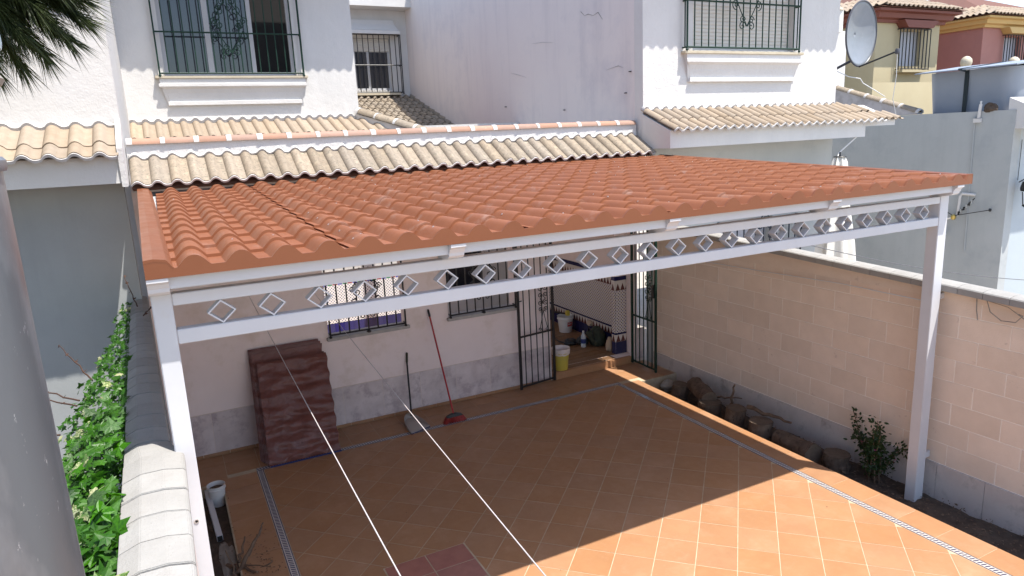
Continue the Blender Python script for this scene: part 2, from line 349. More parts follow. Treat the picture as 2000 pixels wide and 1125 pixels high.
def clip(poly, x0, x1, y0, y1):
    for ax, lim, sg in ((0,x0,1),(0,x1,-1),(1,y0,1),(1,y1,-1)):
        out = []
        for i in range(len(poly)):
            a, b = poly[i], poly[(i+1) % len(poly)]; da, db = sg*(a[ax]-lim), sg*(b[ax]-lim)
            if da >= 0: out.append(a)
            if (da >= 0) != (db >= 0) and abs(da-db) > 1e-12:
                t = da/(da-db); out.append((a[0]+t*(b[0]-a[0]), a[1]+t*(b[1]-a[1])))
        poly = out
        if len(poly) < 3: return []
    return poly
def slab_tile(name, poly, z0, z1, mt, parent):
    zt = z1 + random.uniform(-.0006, .0006)
    g = G(); g.prism(poly, lambda p, q, t: (p, q, t), z0, zt); return obj(name, g, mt, parent)
full = None; s2 = .267; sh = s2-.0062
for i in range(-24, 24):
    for j in range(-24, 24):
        cx = 3.471+s2*(i+j)+s2; cy = 4.978+s2*(i-j)
        if not (.4 < cx < 6.5 and 1.6 < cy < 9.1): continue
        if 1.55 < cx < 2.1 and 5.1 < cy < 5.7: continue
        poly = [(cx-sh,cy),(cx,cy-sh),(cx+sh,cy),(cx,cy+sh)]
        c = clip(poly, .708, 6.182, 1.6, 8.732)
        if not c: continue
        area = abs(sum(c[k][0]*c[(k+1) % len(c)][1]-c[(k+1) % len(c)][0]*c[k][1] for k in range(len(c))))/2
        if area < .002: continue
        if len(c) == 4 and area > 2*sh*sh*.99:
            if full is None:
                g = G(); g.prism([(-sh,0),(0,-sh),(sh,0),(0,sh)], lambda p, q, t: (p, q, t), -.03, 0); full = g.mesh('floor_tile'); full.materials.append(M['tile_floor'])
            obj('floor_tile', full, None, terr, M=T(cx, cy, random.uniform(-.0006,.0006)) @ Matrix.Rotation(random.choice((0,PI/2,PI,-PI/2)), 4, 'Z'))
        else: slab_tile('floor_tile', c, -.03, 0, M['tile_floor'], terr)
def rect(x0, x1, y0, y1): return [(x0,y0),(x1,y0),(x1,y1),(x0,y1)]
jj = .006
y = 1.6
while y < 8.6:
    slab_tile('border_tile', rect(.215, .612, y, min(y+.40, 8.735)-jj), -.03, .0005, M['tile_floor'], terr)
    slab_tile('border_tile', rect(6.278, 6.598, y, min(y+.40, 8.735)-jj), -.06, .0005, M['tile_floor'], terr)
    y += .40
x = -.12
while x < 7.3:
    x1 = min(x+.4, 7.3)
    slab_tile('border_tile', rect(x, x1-jj, 8.832 if .25 < x < 6.5 else 8.668, 9.19), -.03, .0005, M['tile_floor'], terr)
    slab_tile('border_tile', rect(x, x1-jj, 9.197, 9.50), -.03, .0005, M['tile_floor'], terr)
    x += .4
for k in range(18):   # braided strip pieces
    y0 = 1.6+k*.4; y1 = min(y0+.397, 8.74)
    if y0 > 8.7: break
    for xa, xb in ((.62,.70),(6.19,6.27)):
        uvquad('strip_tile', [(xa,y0,.001),(xb,y0,.001),(xb,y1,.001),(xa,y1,.001)], [(y0/.034,0),(y0/.034,1),(y1/.034,1),(y1/.034,0)], M['braid'], terr, (0,0,-.03))
for k in range(15):
    x0 = .62+k*.3767; x1 = x0+.374
    uvquad('strip_tile', [(x0,8.744,.001),(x1,8.744,.001),(x1,8.824,.001),(x0,8.824,.001)], [(x0/.034,0),(x1/.034,0),(x1/.034,1),(x0/.034,1)], M['braid'], terr, (0,0,-.03))
g = G(); g.box(1.42, 2.27, 4.9, 5.905, .0015, .0025); obj('patch_grout', g, M['grout'], terr)
for i in range(2):
    for j in range(4):
        slab_tile('red_tile', rect(1.435+i*.414, 1.435+i*.414+.402, 5.892-.30*(j+1)+.012, 5.892-.30*j), .0035, .0065, M['tile_red'], terr)
# nosing of the terrace along the bed
g = G(); g.tube([(6.592, 1.6, -.022), (6.592, 8.66, -.022)], .021, 10); obj('nosing', g, M['tile_floor'], terr, smooth=True)

# ---------------------------------------------------------------- roof tile meshes (interlocking barrel tiles)
TM = {}
def tile_mesh(p, L, amp, mt, key):
    k = (round(p,3), round(L,3), key)
    if k in TM: return TM[k]
    n = 10; prof = []
    for i in range(n+1):
        u = i/n*1.06
        if u < .62: z = amp*math.sin(PI*u/.62)**.85
        else: z = -amp*.18*math.sin(PI*min((u-.62)/.44, 1))
        prof.append((u*p, z))
    g = G(); t = .013; vs = []
    for (x, z) in prof: vs += [(x, 0, z), (x, 0, z-t), (x, L, z-.004), (x, L, z-t-.004)]
    fs = []
    for i in range(n):
        a = 4*i; b = a+4; fs += [(a,b,b+2,a+2), (a+1,a+3,b+3,b+1), (a,a+1,b+1,b), (a+2,b+2,b+3,a+3)]
    fs += [(0,2,3,1), (4*n,4*n+1,4*n+3,4*n+2)]
    g.add(vs, fs); me = g.mesh('roof_tile'); me.materials.append(mt); me.shade_smooth()
    try: me.set_sharp_from_angle(angle=R(50))
    except Exception: pass
    TM[k] = me; return me
def tile_wave(u, amp):
    u = u % 1.0
    return amp*math.sin(PI*u/.62)**.85 if u < .62 else -amp*.18*math.sin(PI*(u-.62)/.38)
def frame_M(o, xdir, up):
    xd = Vector(xdir).normalized(); yd = Vector(up).normalized(); zd = xd.cross(yd).normalized(); yd = zd.cross(xd)
    return Matrix(((xd.x, yd.x, zd.x, o[0]), (xd.y, yd.y, zd.y, o[1]), (xd.z, yd.z, zd.z, o[2]), (0,0,0,1)))
def tile_field(parent, o, xdir, up, width, rows, p, amp, mt, key, lift=.014, cut=None, L=None):
    """rows: list of distances up-slope where each row starts, last = end"""
    xd = Vector(xdir).normalized(); yd = Vector(up).normalized(); n = int(round(width/p)); o = Vector(o); nz = xd.cross(yd).normalized()
    tot = rows[-1]
    for r in range(len(rows)-1):
        ln = (rows[r+1]-rows[r])+(.06 if r < len(rows)-2 else 0)
        me = tile_mesh(p, ln, amp, mt, key)
        for i in range(n):
            if cut and not cut(i*p, (rows[r]+rows[r+1])/2): continue
            q = o + xd*(i*p) + yd*rows[r] + nz*(lift if True else 0)
            yy = (yd*ln - nz*lift*.9).normalized() if r < len(rows)-2 or len(rows) == 2 else yd
            Mx = frame_M(q + nz*random.uniform(-.002,.002) + xd*random.uniform(-.0015,.0015), xd, yy)
            obj('roof_tile', me, None, parent, M=Mx)
def wave_strip(name, parent, o, xdir, up, width, p, amp, s0, s1, dz0, dz1, mt, jit=.003):
    """solid strip following the tile wave from s0 to s1 up-slope, offset dz0..dz1 from tile surface"""
    xd = Vector(xdir).normalized(); yd = Vector(up).normalized(); nz = xd.cross(yd).normalized(); o = Vector(o)
    n = int(width/p*10); g = G(); vs = []
    for i in range(n+1):
        x = i/n*width; z = tile_wave(x/p, amp); j = jit*noise.noise(Vector((x*23, s0*7, 2)))*2
        b = o + xd*x
        vs += [tuple(b+yd*(s0+j)+nz*(z+dz0)), tuple(b+yd*(s0+j)+nz*(z+dz1)), tuple(b+yd*(s1+j*2)+nz*(z+dz1+j)), tuple(b+yd*(s1+j)+nz*(z+dz0))]
    fs = []
    for i in range(n):
        a = 4*i; b = a+4
        for k in range(4): fs.append((a+k, a+(k+1) % 4, b+(k+1) % 4, b+k))
    fs += [(0,1,2,3), (4*n,4*n+3,4*n+2,4*n+1)]
    g.add(vs, fs); return obj(name, g, mt, parent, smooth=60)
def ridge_caps(parent, a, b, r, n, mt, mortar, capname='ridge_cap'):
    a = Vector(a); b = Vector(b); d = (b-a)/n; L = d.length; t = d.normalized(); s = t.cross(Vector((0,0,1))).normalized(); u = s.cross(t).normalized()
    def half(r0, r1, l0, l1, th, origin):
        g = G(); m = 10; vs = []
        for l, rr_ in ((l0, r0), (l1, r1)):
            for k in range(m+1):
                q = PI*k/m; c, s_ = math.cos(q), math.sin(q)
                vs.append(tuple(origin+t*l+s*rr_*c+u*rr_*s_*.8)); vs.append(tuple(origin+t*l+s*(rr_-th)*c+u*((rr_-th)*s_*.8)))
        W = 2*(m+1); fs = []
        for k in range(m):
            i = 2*k; fs += [(i,i+2,W+i+2,W+i), (i+1,W+i+1,W+i+3,i+3), (i,i+1,i+3,i+2), (W+i,W+i+2,W+i+3,W+i+1)]
        fs += [(0,W,W+1,1), (2*m,2*m+1,W+2*m+1,W+2*m)]
        g.add(vs, fs); return g
    for k in range(n):
        o = a+d*k
        obj(capname, half(r, r*.94, .03, L, .012, o+u*random.uniform(-.002,.002)), mt, parent, smooth=50)
        obj('mortar', half(r*1.03, r*1.08, -.008-random.uniform(0,.012), .03+random.uniform(0,.025), r*.3, o), mortar, parent, smooth=50)

# ---------------------------------------------------------------- grilles
def spiral(c, r, turns, a0, plane, s=1, n=22):
    out = []
    for i in range(n+1):
        t = i/n; q = a0+s*turns*2*PI*t; rr_ = r*(1-t*.85); x = c[0]+rr_*math.cos(q); z = c[1]+rr_*math.sin(q); out.append(plane(x, z))
    return out
def grille(parent, plane, x0, x1, z0, z1, n, mt, rb=.009, hz=(), side=None, orn=None, name='window_grille', sidebars=2, th=.013, gap=None):
    """plane(x, z, d) maps to xyz, d = distance out from the wall; side = projection"""
    side = side or .22
    g = G()
    for zz in (z0, z1, *hz): g.tube([plane(x0,zz,side), plane(x1,zz,side)], th if zz in (z0,z1) else th*.95, 6)
    for xx in (x0, x1):
        for zz in (z0, z1, *hz): g.tube([plane(xx,zz,0.002), plane(xx,zz,side)], th*.9, 6)
    for xx in (x0, x1): g.tube([plane(xx,z0-.02,side), plane(xx,z1,side)], th, 6)
    fr = obj(name, g, mt, parent)
    for i in range(1, n):
        x = x0+(x1-x0)*i/n
        g = G(); g.tube([plane(x,z0,side), plane(x,z1,side)], rb, 6); obj('bar', g, mt, fr)
    for xx in (x0, x1):
        for k in range(sidebars-1):
            d = side*(k+1)/sidebars; g = G(); g.tube([plane(xx,z0,d), plane(xx,z1,d)], rb, 6); obj('bar', g, mt, fr)
        g = G(); g.lathe(plane(xx, z0-.03, side), [(.004,-.03),(.022,-.015),(.024,0),(.012,.015)], 8); obj('finial', g, mt, fr, smooth=True)
    if orn:
        cx, cz, s = orn; P = lambda x, z: plane(x, z, side+.004)
        g = G(); r = rb*.75
        for sg in (-1, 1):
            for (dx, dz, rad, a0, dr) in ((.12,-.62,.075,PI if sg > 0 else 0,-sg),(.12,-.50,.06,0,1),(.30,-.22,.08,-PI/2,sg),(.22,.02,.09,PI/2,-sg),(.34,.12,.07,0,sg),(.18,.34,.09,PI/2,-sg),(.10,.55,.07,PI/2,-sg)):
                g.tube(spiral((cx+sg*dx*s, cz+dz*s), rad*s*1.25, 1.4, a0, P, dr), r, 5)
            g.tube([P(cx,cz-.62*s), P(cx+sg*.16*s,cz-.36*s), P(cx+sg*.30*s,cz-.12*s)], r, 5)
            g.tube([P(cx+sg*.02*s,cz+.62*s), P(cx+sg*.16*s,cz+.42*s), P(cx+sg*.34*s,cz+.14*s), P(cx+sg*.22*s,cz-.08*s)], r, 5)
        obj('scroll', g, mt, fr)
    return fr
def console(parent, y, x0, x1, z, mt, depth=.3, ogee=True):
    """moulded plaster apron under a sill (projects towards -y)"""
    prof = [(0,.0),(.09,0),(.09,-.08),(.118,-.085),(.118,-.13),(.075,-.17),(.05,-.24),(.032,-.34),(.032,-.37),(.062,-.378),(.062,-.44),(0,-.44)]
    g = G(); inset = [0,0,0,-.02,-.02,.05,.09,.12,.12,.09,.09,.09]; n = len(prof)
    vs = [(x0+inset[i], y-p[0], z+p[1]) for i, p in enumerate(prof)]+[(x1-inset[i], y-p[0], z+p[1]) for i, p in enumerate(prof)]
    g.add(vs, [tuple(range(n)), tuple(range(n, 2*n))[::-1]]+[(i, (i+1) % n, n+(i+1) % n, n+i) for i in range(n)])
    return obj('apron', g, mt, parent)

# ================================================================ HOUSES
# ---- our townhouse (middle)
H1 = thing('townhouse', (0, 9.6, 0), 'white middle townhouse behind the capped parapet, with a three pane window behind a grille', 'house', 'white plastered townhouses')
obj('lower_wall', wallgrid(YW, -.3, 7.13, -.42, 3.62, [(1.84,2.98,1.36,2.5),(3.65,4.80,1.36,2.5),(5.42,7.11,.12,2.52)], 9.53, 9.75), M['porch_plaster'], H1)
x = .207-.583*1
tiles = []
xe = [-.28]+[.207+.583*k for k in range(0, 9)]+[5.40]
for a, b in zip(xe[:-1], xe[1:]):
    g = G(); g.box(a+.003, b-.003, 9.515, 9.53, .045, .60); obj('wainscot_tile', g, M['wainscot'], H1)
g = G(); g.box(7.14, 7.33, 9.515, 9.53, .045, .60); obj('wainscot_tile', g, M['wainscot'], H1)
g = G(); g.box(-.28, 5.40, 9.518, 9.5295, .0, .607); g.box(7.14, 7.33, 9.518, 9.5295, 0, .607); obj('wainscot_joint', g, M['wainscot_grout'], H1)
x = -.28
while x < 5.4:
    g = G(); g.box(x, min(x+.33, 5.4)-.005, 9.508, 9.518, .002, .043); obj('skirting_tile', g, M['tile_floor'], H1); x += .33
for (a, b) in ((1.84,2.98),(3.65,4.80)):
    g = G(); g.box(a-.03, b+.04, 9.47, 9.76, 1.315, 1.362); obj('window_sill', g, M['grey_sill'], H1, bevel=.006)
def plW(x, z, d): return (x, 9.53-d+.06, z)
for (a, b) in ((1.86,2.96),(3.67,4.78)):
    fr = grille(H1, plW, a, b, 1.40, 2.48, 8, M['iron'], rb=.011, hz=(), side=.10, sidebars=1, orn=((a+b)/2, 1.95, .55))
    g = G(); g.lathe((( a+b)/2, 9.50, 1.36), [(.006,-.05),(.02,-.04),(.012,-.025),(.035,-.005),(.036,.01),(.012,.03),(.010,.05)], 10); obj('finial', g, M['iron'], fr, smooth=True)
# rooms of the porch and patio behind
g = G(); g.box(-.5, 7.13, 9.75, 13.6, -.4, .10); obj('porch_slab', g, M['grout'], H1)
for k in range(20):
    y0 = 9.56+k*.19 if k < 1 else 9.57+k*.19
    g = G(); g.box(5.30, 6.75, y0+.006, y0+.184, .05, .121); obj('floor_board', g, M['wood_floor'], H1, bevel=.004)
g = G(); g.box(5.42, 7.03, 9.49, 9.566, 0, .123); obj('door_step', g, M['tile_floor'], H1, bevel=.006)
g = G(); g.box(6.76, 7.12, 9.76, 13.58, .05, .118); g.box(-.28, 5.29, 9.76, 13.58, .05, .117); obj('porch_paving', g, M['wood_floor'], H1)
obj('patio_wall', wallgrid(YW, -.3, 7.13, -.4, 4.3, [(5.0,6.1,.75,1.9)], 13.6, 13.8), M['white_plaster'], H1)
g = G(); g.box(5.0, 6.1, 13.7, 13.72, .75, 1.9); obj('patio_window', g, M['glass_dark'], H1)
g = G(); g.box(-.5, -.3, 9.75, 13.8, -.4, 4.0); obj('patio_side_wall', g, M['white_plaster'], H1)
g = G(); g.box(5.35, 7.13, 9.75, 13.6, 3.25, 3.42); obj('porch_ceiling', g, M['white_plaster'], H1)
def dado(parent, p0, p1, out, z0=.12, dark=True):  # dark picks the copy with shade put into the tile colours
    """patterned dado from p0 to p1 (xy), thickness towards out"""
    a = Vector((*p0, 0)); b = Vector((*p1, 0)); L_ = (b-a).length; o = Vector((*out, 0)); th = -o*.012
    def q(zz0, zz1, mt, su, sv, nm, off=.012):
        A = a+o*off; B = b+o*off
        uvquad(nm, [(A.x,A.y,zz0),(B.x,B.y,zz0),(B.x,B.y,zz1),(A.x,A.y,zz1)], [(0,0),(L_/su,0),(L_/su,(zz1-zz0)/sv),(0,(zz1-zz0)/sv)], mt, parent, th)
    n = max(1, int(round(L_/.2)))
    for k in range(n):
        A = a+(b-a)*(k/n); B = a+(b-a)*((k+1)/n)-(b-a).normalized()*.003
        g = G(); zp = .34 if dark else .505; g.add([(A.x,A.y,z0),(B.x,B.y,z0),(B.x,B.y,zp),(A.x,A.y,zp)]+[tuple(Vector(v)+o*.012) for v in ((A.x,A.y,z0),(B.x,B.y,z0),(B.x,B.y,zp),(A.x,A.y,zp))], [(0,1,2,3),(4,5,6,7),(0,1,5,4),(1,2,6,5),(2,3,7,6),(3,0,4,7)])
        obj('plinth_tile', g, M['navy_tile'] if dark else M['blue_tile'], parent)
    if dark: q(.345, .475, M['triangles'], .10, .13, 'triangle_tile'); q(.475, .51, M['navy_tile'], 1, 1, 'dado_band')
    q(.51, 1.28, M['lattice_dark'] if dark else M['lattice'], .060, .060, 'dado_tiling'); q(1.28, 1.46, M['triangles'] if dark else M['triangles_colour'], .10, .13, 'triangle_tile'); q(1.46, 1.53, M['navy_tile'], 1, 1, 'dado_band')
dado(H1, (7.13, 9.77), (7.13, 13.58), (-1, 0)); 
g = G(); g.box(6.88, 7.13, 9.76, 9.86, .05, 3.25); obj('door_pier', g, M['porch_plaster'], H1)
dado(H1, (6.868, 9.745), (6.93, 9.745), (0, -1)) if False else None
dado(H1, (6.88, 9.76), (7.12, 9.76), (0, -1)); dado(H1, (6.88, 9.86), (6.88, 9.76), (-1, 0))
# back wall of the open patio, in the sunlit copy of the tiles
A = (1.0, 13.6); 
dado(H1, (.2, 13.6), (4.95, 13.6), (0, -1), dark=False)
# parapet with ridge caps and a single eave of sand tiles above the pergola
g = G(); g.box(-.28, 7.12, 9.44, 9.60, 3.55, 4.115); obj('parapet', g, M['rough_plaster'], H1)
ridge_caps(H1, (-.26, 9.50, 4.11), (7.10, 9.50, 4.11), .09, 20, M['cap_terra'], M['mortar_white'])
up1 = Vector((0, .49, .285)).normalized()
g = G(); g.prism([(8.99,3.62),(9.5,3.56),(9.5,3.94),(9.44,3.93)], lambda p, q, t: (t, p, q), -.27, 7.06); obj('eave_slab', g, M['tile_under'], H1)
tile_field(H1, (-.27, 8.93, 3.655), (1,0,0), up1, 7.38, [0, .57], .205, .05, M['tile_sand'], 'sand')
wave_strip('mortar_edge', H1, (-.27, 8.93, 3.655), (1,0,0), up1, 7.37, .205, .05, -.016, .012, -.020, .004, M['mortar_white'])
wave_strip('mortar_edge', H1, (-.27, 8.93, 3.655), (1,0,0), up1, 7.37, .205, .05, .55, .60, .0, .022, M['mortar_white'], .006)
# upper storey
obj('upper_wall', wallgrid(YW, -.3, 3.65, 4.25, 7.9, [(.36,2.55,5.28,7.05)], 13.6, 13.88), M['white_plaster'], H1)
g = G(); g.box(3.45, 3.65, 13.88, 20.8, 3.3, 7.9); obj('upper_wall', g, M['white_plaster'], H1)
obj('upper_wall', wallgrid(YW, 3.65, 7.15, 3.3, 8.3, [(5.52,6.62,5.52,6.98)], 20.6, 20.8), M['white_plaster'], H1)
g = G(); g.box(3.65, 7.15, 20.0, 20.6, 7.75, 8.1); obj('eave', g, M['white_plaster'], H1)
g = G(); g.box(-.3, 4.0, 13.05, 13.6, 7.2, 7.35); obj('eave', g, M['white_plaster'], H1)
wave_strip('eave_edge', H1, (-.3, 13.0, 7.2), (1,0,0), (0,1,0), 4.3, .195, .045, 0, .1, -.03, .02, M['tile_cream'])
up2 = Vector((0, .87, .30)).normalized()
g = G(); g.prism([(12.9,4.0),(13.62,4.0),(13.62,4.44),(12.82,4.18)], lambda p, q, t: (t, p, q), -.3, 3.75); obj('eave_slab', g, M['white_plaster'], H1)
tile_field(H1, (-.3, 12.75, 4.20), (1,0,0), up2, 4.68, [0, .92], .195, .045, M['tile_cream'], 'cream', cut=lambda x, s: x-.3 < 3.60+(.9-s)*.62)
wave_strip('mortar_edge', H1, (-.3, 12.75, 4.20), (1,0,0), up2, 3.95, .195, .045, .87, .95, .0, .05, M['mortar_white'], .008)
g = G(); a = Vector((3.64,13.62,4.57)); b = Vector((4.62,11.95,4.06)); s = Vector((.86,.5,0))*.08
g.add([a-s, a+s, b+s, b-s, a-s-Vector((0,0,.3)), a+s-Vector((0,0,.3)), b+s-Vector((0,0,.25)), b-s-Vector((0,0,.25))],
      [(0,1,2,3),(4,7,6,5),(0,4,5,1),(1,5,6,2),(2,6,7,3),(3,7,4,0)]); obj('hip_wall', g, M['white_plaster'], H1)
ridge_caps(H1, (3.66,13.60,4.585), (4.60,12.0,4.085), .12, 4, M['tile_sand'], M['mortar_white'])
# sloping roof below the small barred window
dz = Vector((0, -(20.6-12.0), -(5.3-2.72))); upr = (-dz).normalized(); Lr = dz.length
g = G(); g.prism([(20.62,5.26),(14.0,3.28),(14.0,3.18),(20.62,5.1)], lambda p, q, t: (t, p, q), 3.66, 7.14); obj('roof_slab', g, M['tile_under'], H1)
nrow = 10; st = .40; s_top = Lr; rows = [s_top-st*(nrow-k)-0.0 for k in range(nrow+1)]
tile_field(H1, (3.70, 12.0, 2.74), (1,0,0), upr, 3.5, rows, .20, .055, M['tile_sand'], 'sand', lift=.034)
wave_strip('mortar_edge', H1, (3.70, 12.0, 2.74), (1,0,0), upr, 3.4, .20, .05, Lr-.08, Lr+.02, .0, .05, M['mortar_white'])
# windows of the upper storey
wn = obj('window', wallgrid(YW, .36, 2.55, 5.28, 7.05, [(.44,1.08,5.35,6.98),(1.17,1.80,5.35,6.98),(1.88,2.49,5.35,6.98)], 13.73, 13.79), M['window_frame'], H1)
for (a, b, mt) in ((.44,1.08,'glass_dark'),(1.17,1.80,'glass_dark')):
    g = G(); g.box(a, b, 13.765, 13.775, 5.35, 6.98); obj('pane', g, M[mt], wn)
for (a, b) in ((.46,.60),(.62,.82),(1.2,1.42),(1.45,1.78)):
    g = G(); n = 12
    vs = []
    for i in range(n+1):
        xx = a+(b-a)*i/n; yy = 13.84+.015*math.sin(i*2.1); vs += [(xx,yy,5.36),(xx,yy,6.98)]
    g.add(vs, [(2*i,2*i+2,2*i+3,2*i+1) for i in range(n)]); obj('curtain', g, M['curtain'], H1)
g = G(); g.box(.3, 2.6, 14.4, 14.45, 5.0, 7.2); obj('room_back', g, M['dark_inside'], H1)  # near-black sheet in place of the unlit room
g = G(); g.box(.20, 2.73, 13.485, 13.72, 5.225, 5.272); obj('window_sill', g, M['marble'], H1, bevel=.008)
console(H1, 13.6, .26, 2.68, 5.225, M['white_plaster'])
def plA(x, z, d): return (x, 13.6-d, z)
grille(H1, plA, .28, 2.66, 5.31, 7.0, 16, M['iron_green'], rb=.011, hz=(5.98,), side=.11, sidebars=2, orn=(1.47, 6.10, .72), th=.015)
wn = obj('window', wallgrid(YW, 5.52, 6.62, 5.52, 6.98, [(5.58,5.92,5.58,6.6),(6.0,6.55,5.58,6.6)], 20.70, 20.74), M['window_frame'], H1)
g = G(); g.box(5.58, 6.55, 20.73, 20.74, 5.56, 6.62); obj('pane', g, M['glass_dark'], wn)
def shutter(parent, x0, x1, y, z0, z1, mt, sp=.05):
    g = G(); z = z0
    while z < z1-.001:
        g.prism([(0,0),(-.012,.01),(-.012,sp-.012),(0,sp-.002)], lambda p, q, t: (t, y+p, z+q), x0, x1); z += sp
    g.box(x0, x1, y, y+.01, z0, z1); return obj('roller_shutter', g, mt, parent)
shutter(H1, 5.55, 6.60, 20.68, 6.62, 6.97, M['blind'])
def plC(x, z, d): return (x, 20.6-d, z)
grille(H1, plC, 5.42, 6.86, 5.44, 7.04, 9, M['iron'], rb=.013, hz=(6.2,), side=.25, sidebars=2, th=.016)
g = G(); g.box(5.40, 6.75, 20.3, 20.65, 5.36, 5.42); obj('window_sill', g, M['marble'], H1)
prof = [(0,0),(.30,0),(.30,.09),(.2,.13),(.13,.28),(.10,.40),(0,.40)]
g = G(); n = len(prof); ins = [0,0,0,.02,.1,.13,.13]
g.add([(5.35, 20.6-p, 7.06+q) for p, q in prof]+[(6.86-i, 20.6-p, 7.06+q) for (p, q), i in zip(prof, ins)], [tuple(range(n)), tuple(range(n,2*n))[::-1]]+[(i,(i+1)%n,n+(i+1)%n,n+i) for i in range(n)])
obj('window_hood', g, M['white_plaster'], H1)

# ---- right townhouse
H2 = thing('townhouse', (9.5, 9.3, 0), 'white townhouse on the right with a closed roller shutter behind a green grille', 'house', 'white plastered townhouses')
obj('upper_wall', wallgrid(YW, 7.15, 11.68, 3.75, 7.9, [(8.17,10.50,5.27,6.9)], 9.3, 9.52), M['rough_plaster'], H2)
g = G(); g.box(7.15, 7.36, 9.522, 20.9, 3.4, 8.6); obj('side_wall', g, M['side_plaster'], H2)
g = G(); g.box(7.14, 7.36, 9.76, 13.6, -.4, 3.398); obj('side_wall', g, M['porch_plaster'], H2)
g = G(); g.box(11.46, 11.68, 9.522, 20, 3.9, 7.9); obj('side_wall', g, M['white_plaster'], H2)
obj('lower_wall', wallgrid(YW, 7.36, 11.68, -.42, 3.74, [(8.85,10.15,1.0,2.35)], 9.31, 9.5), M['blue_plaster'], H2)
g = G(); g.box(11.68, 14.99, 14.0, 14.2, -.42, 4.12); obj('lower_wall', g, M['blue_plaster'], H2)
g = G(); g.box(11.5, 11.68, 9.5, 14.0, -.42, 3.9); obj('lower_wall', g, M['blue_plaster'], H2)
g = G(); g.box(8.8, 10.2, 9.48, 9.5, .95, 2.4); obj('window_pane', g, M['pale_pane'], H2)
g = G(); g.prism([(8.6,3.715),(9.31,3.715),(9.31,4.27),(8.6,3.985)], lambda p, q, t: (t, p, q), 7.13, 11.65); obj('eave_box', g, M['white_plaster'], H2)
up3 = Vector((0, .83, .335)).normalized()
tile_field(H2, (7.13, 8.50, 3.99), (1,0,0), up3, 4.75, [0, .38, .90], .19, .045, M['tile_cream'], 'cream')
tile_field(H2, (11.88, 8.55, 4.0), (1,0,0), up3, .76, [0, .38], .19, .045, M['tile_cream'], 'cream')
tile_field(H2, (11.69, 8.93, 4.15), (1,0,0), up3, .57, [0, .38], .19, .045, M['tile_cream'], 'cream')
wave_strip('mortar_edge', H2, (7.13, 8.50, 3.99), (1,0,0), up3, 4.95, .19, .045, -.018, .012, -.026, .004, M['mortar_white'])
wave_strip('mortar_edge', H2, (7.13, 8.50, 3.99), (1,0,0), up3, 4.5, .19, .045, .83, .91, .0, .04, M['mortar_white'], .008)
g = G(); g.prism([(8.62,4.0),(9.31,4.30),(9.31,3.9),(8.62,3.9)], lambda p, q, t: (t, p, q), 11.652, 12.5); obj('eave_slab', g, M['white_plaster'], H2)
g = G(); g.box(7.0, 12.0, 8.80, 9.3, 7.0, 7.2); obj('eave', g, M['white_plaster'], H2)
wave_strip('eave_edge', H2, (7.0, 8.74, 7.0), (1,0,0), (0,1,0), 5.0, .19, .045, 0, .1, -.03, .02, M['tile_cream'])
shutter(H2, 8.17, 10.50, 9.42, 5.27, 6.9, M['blind'], .06)
g = G(); g.box(7.92, 10.66, 9.185, 9.41, 5.20, 5.245); obj('window_sill', g, M['marble'], H2, bevel=.008)
console(H2, 9.3, 7.98, 10.60, 5.20, M['rough_plaster'])
def plB(x, z, d): return (x, 9.3-d, z)
grille(H2, plB, 7.96, 10.53, 5.30, 6.95, 17, M['iron_green'], rb=.011, hz=(6.02,), side=.11, sidebars=2, orn=(9.25, 6.18, .85), th=.016)
def plD(x, z, d): return (x, 9.31-d, z)
grille(H2, plD, 8.8, 10.75, .95, 2.33, 12, M['iron_blue'], rb=.013, hz=(1.6,), side=.15, sidebars=1, orn=(9.8, 2.0, .6), th=.018)
# capped wall that drops to the right behind the eave
CY2, CZ2, CZ1 = 9.85, 4.11, 5.34
g = G(); g.prism([(13.75,CZ1),(CY2,CZ2),(CY2,4.085),(13.75,4.085)], lambda p, q, t: (t, p, q), 15.02, 15.2); obj('capped_wall', g, M['grime'], H2)
ridge_caps(H2, (15.11, CY2, CZ2), (15.11, 13.75, CZ1), .11, 9, M['tile_sand'], M['mortar_white'])
for (pts) in ([(7.146,10.4,5.9),(7.146,10.55,6.0),(7.146,10.7,5.97),(7.146,10.82,6.07),(7.146,10.95,6.06),(7.146,11.1,6.15)],[(7.146,12.1,5.75),(7.146,12.5,5.82),(7.146,12.9,5.84)],
              [(7.146,13.2,5.2),(7.146,13.7,5.28),(7.146,13.9,5.36)],[(7.146,9.8,5.05),(7.146,10.0,5.1),(7.146,10.3,5.08)]):
    g = G(); q = [Vector(p)+Vector((0, random.uniform(-.03,.03), random.uniform(-.03,.03))) for p in pts]; g.tube(q, [.005 if i % 2 else .002 for i in range(len(q))], 5); obj('plaster_crack', g, M['grime'] if len(q) < 6 else M['stone_grey'], H2)
for (y_, z_) in ((9.6,4.95),(9.73,4.62),(11.7,4.45),(14.2,4.65),(10.2,4.18)):
    g = G(); g.box(7.11, 7.15, y_, y_+.03, z_, z_+.015); obj('wall_plug', g, M['iron'], H2)

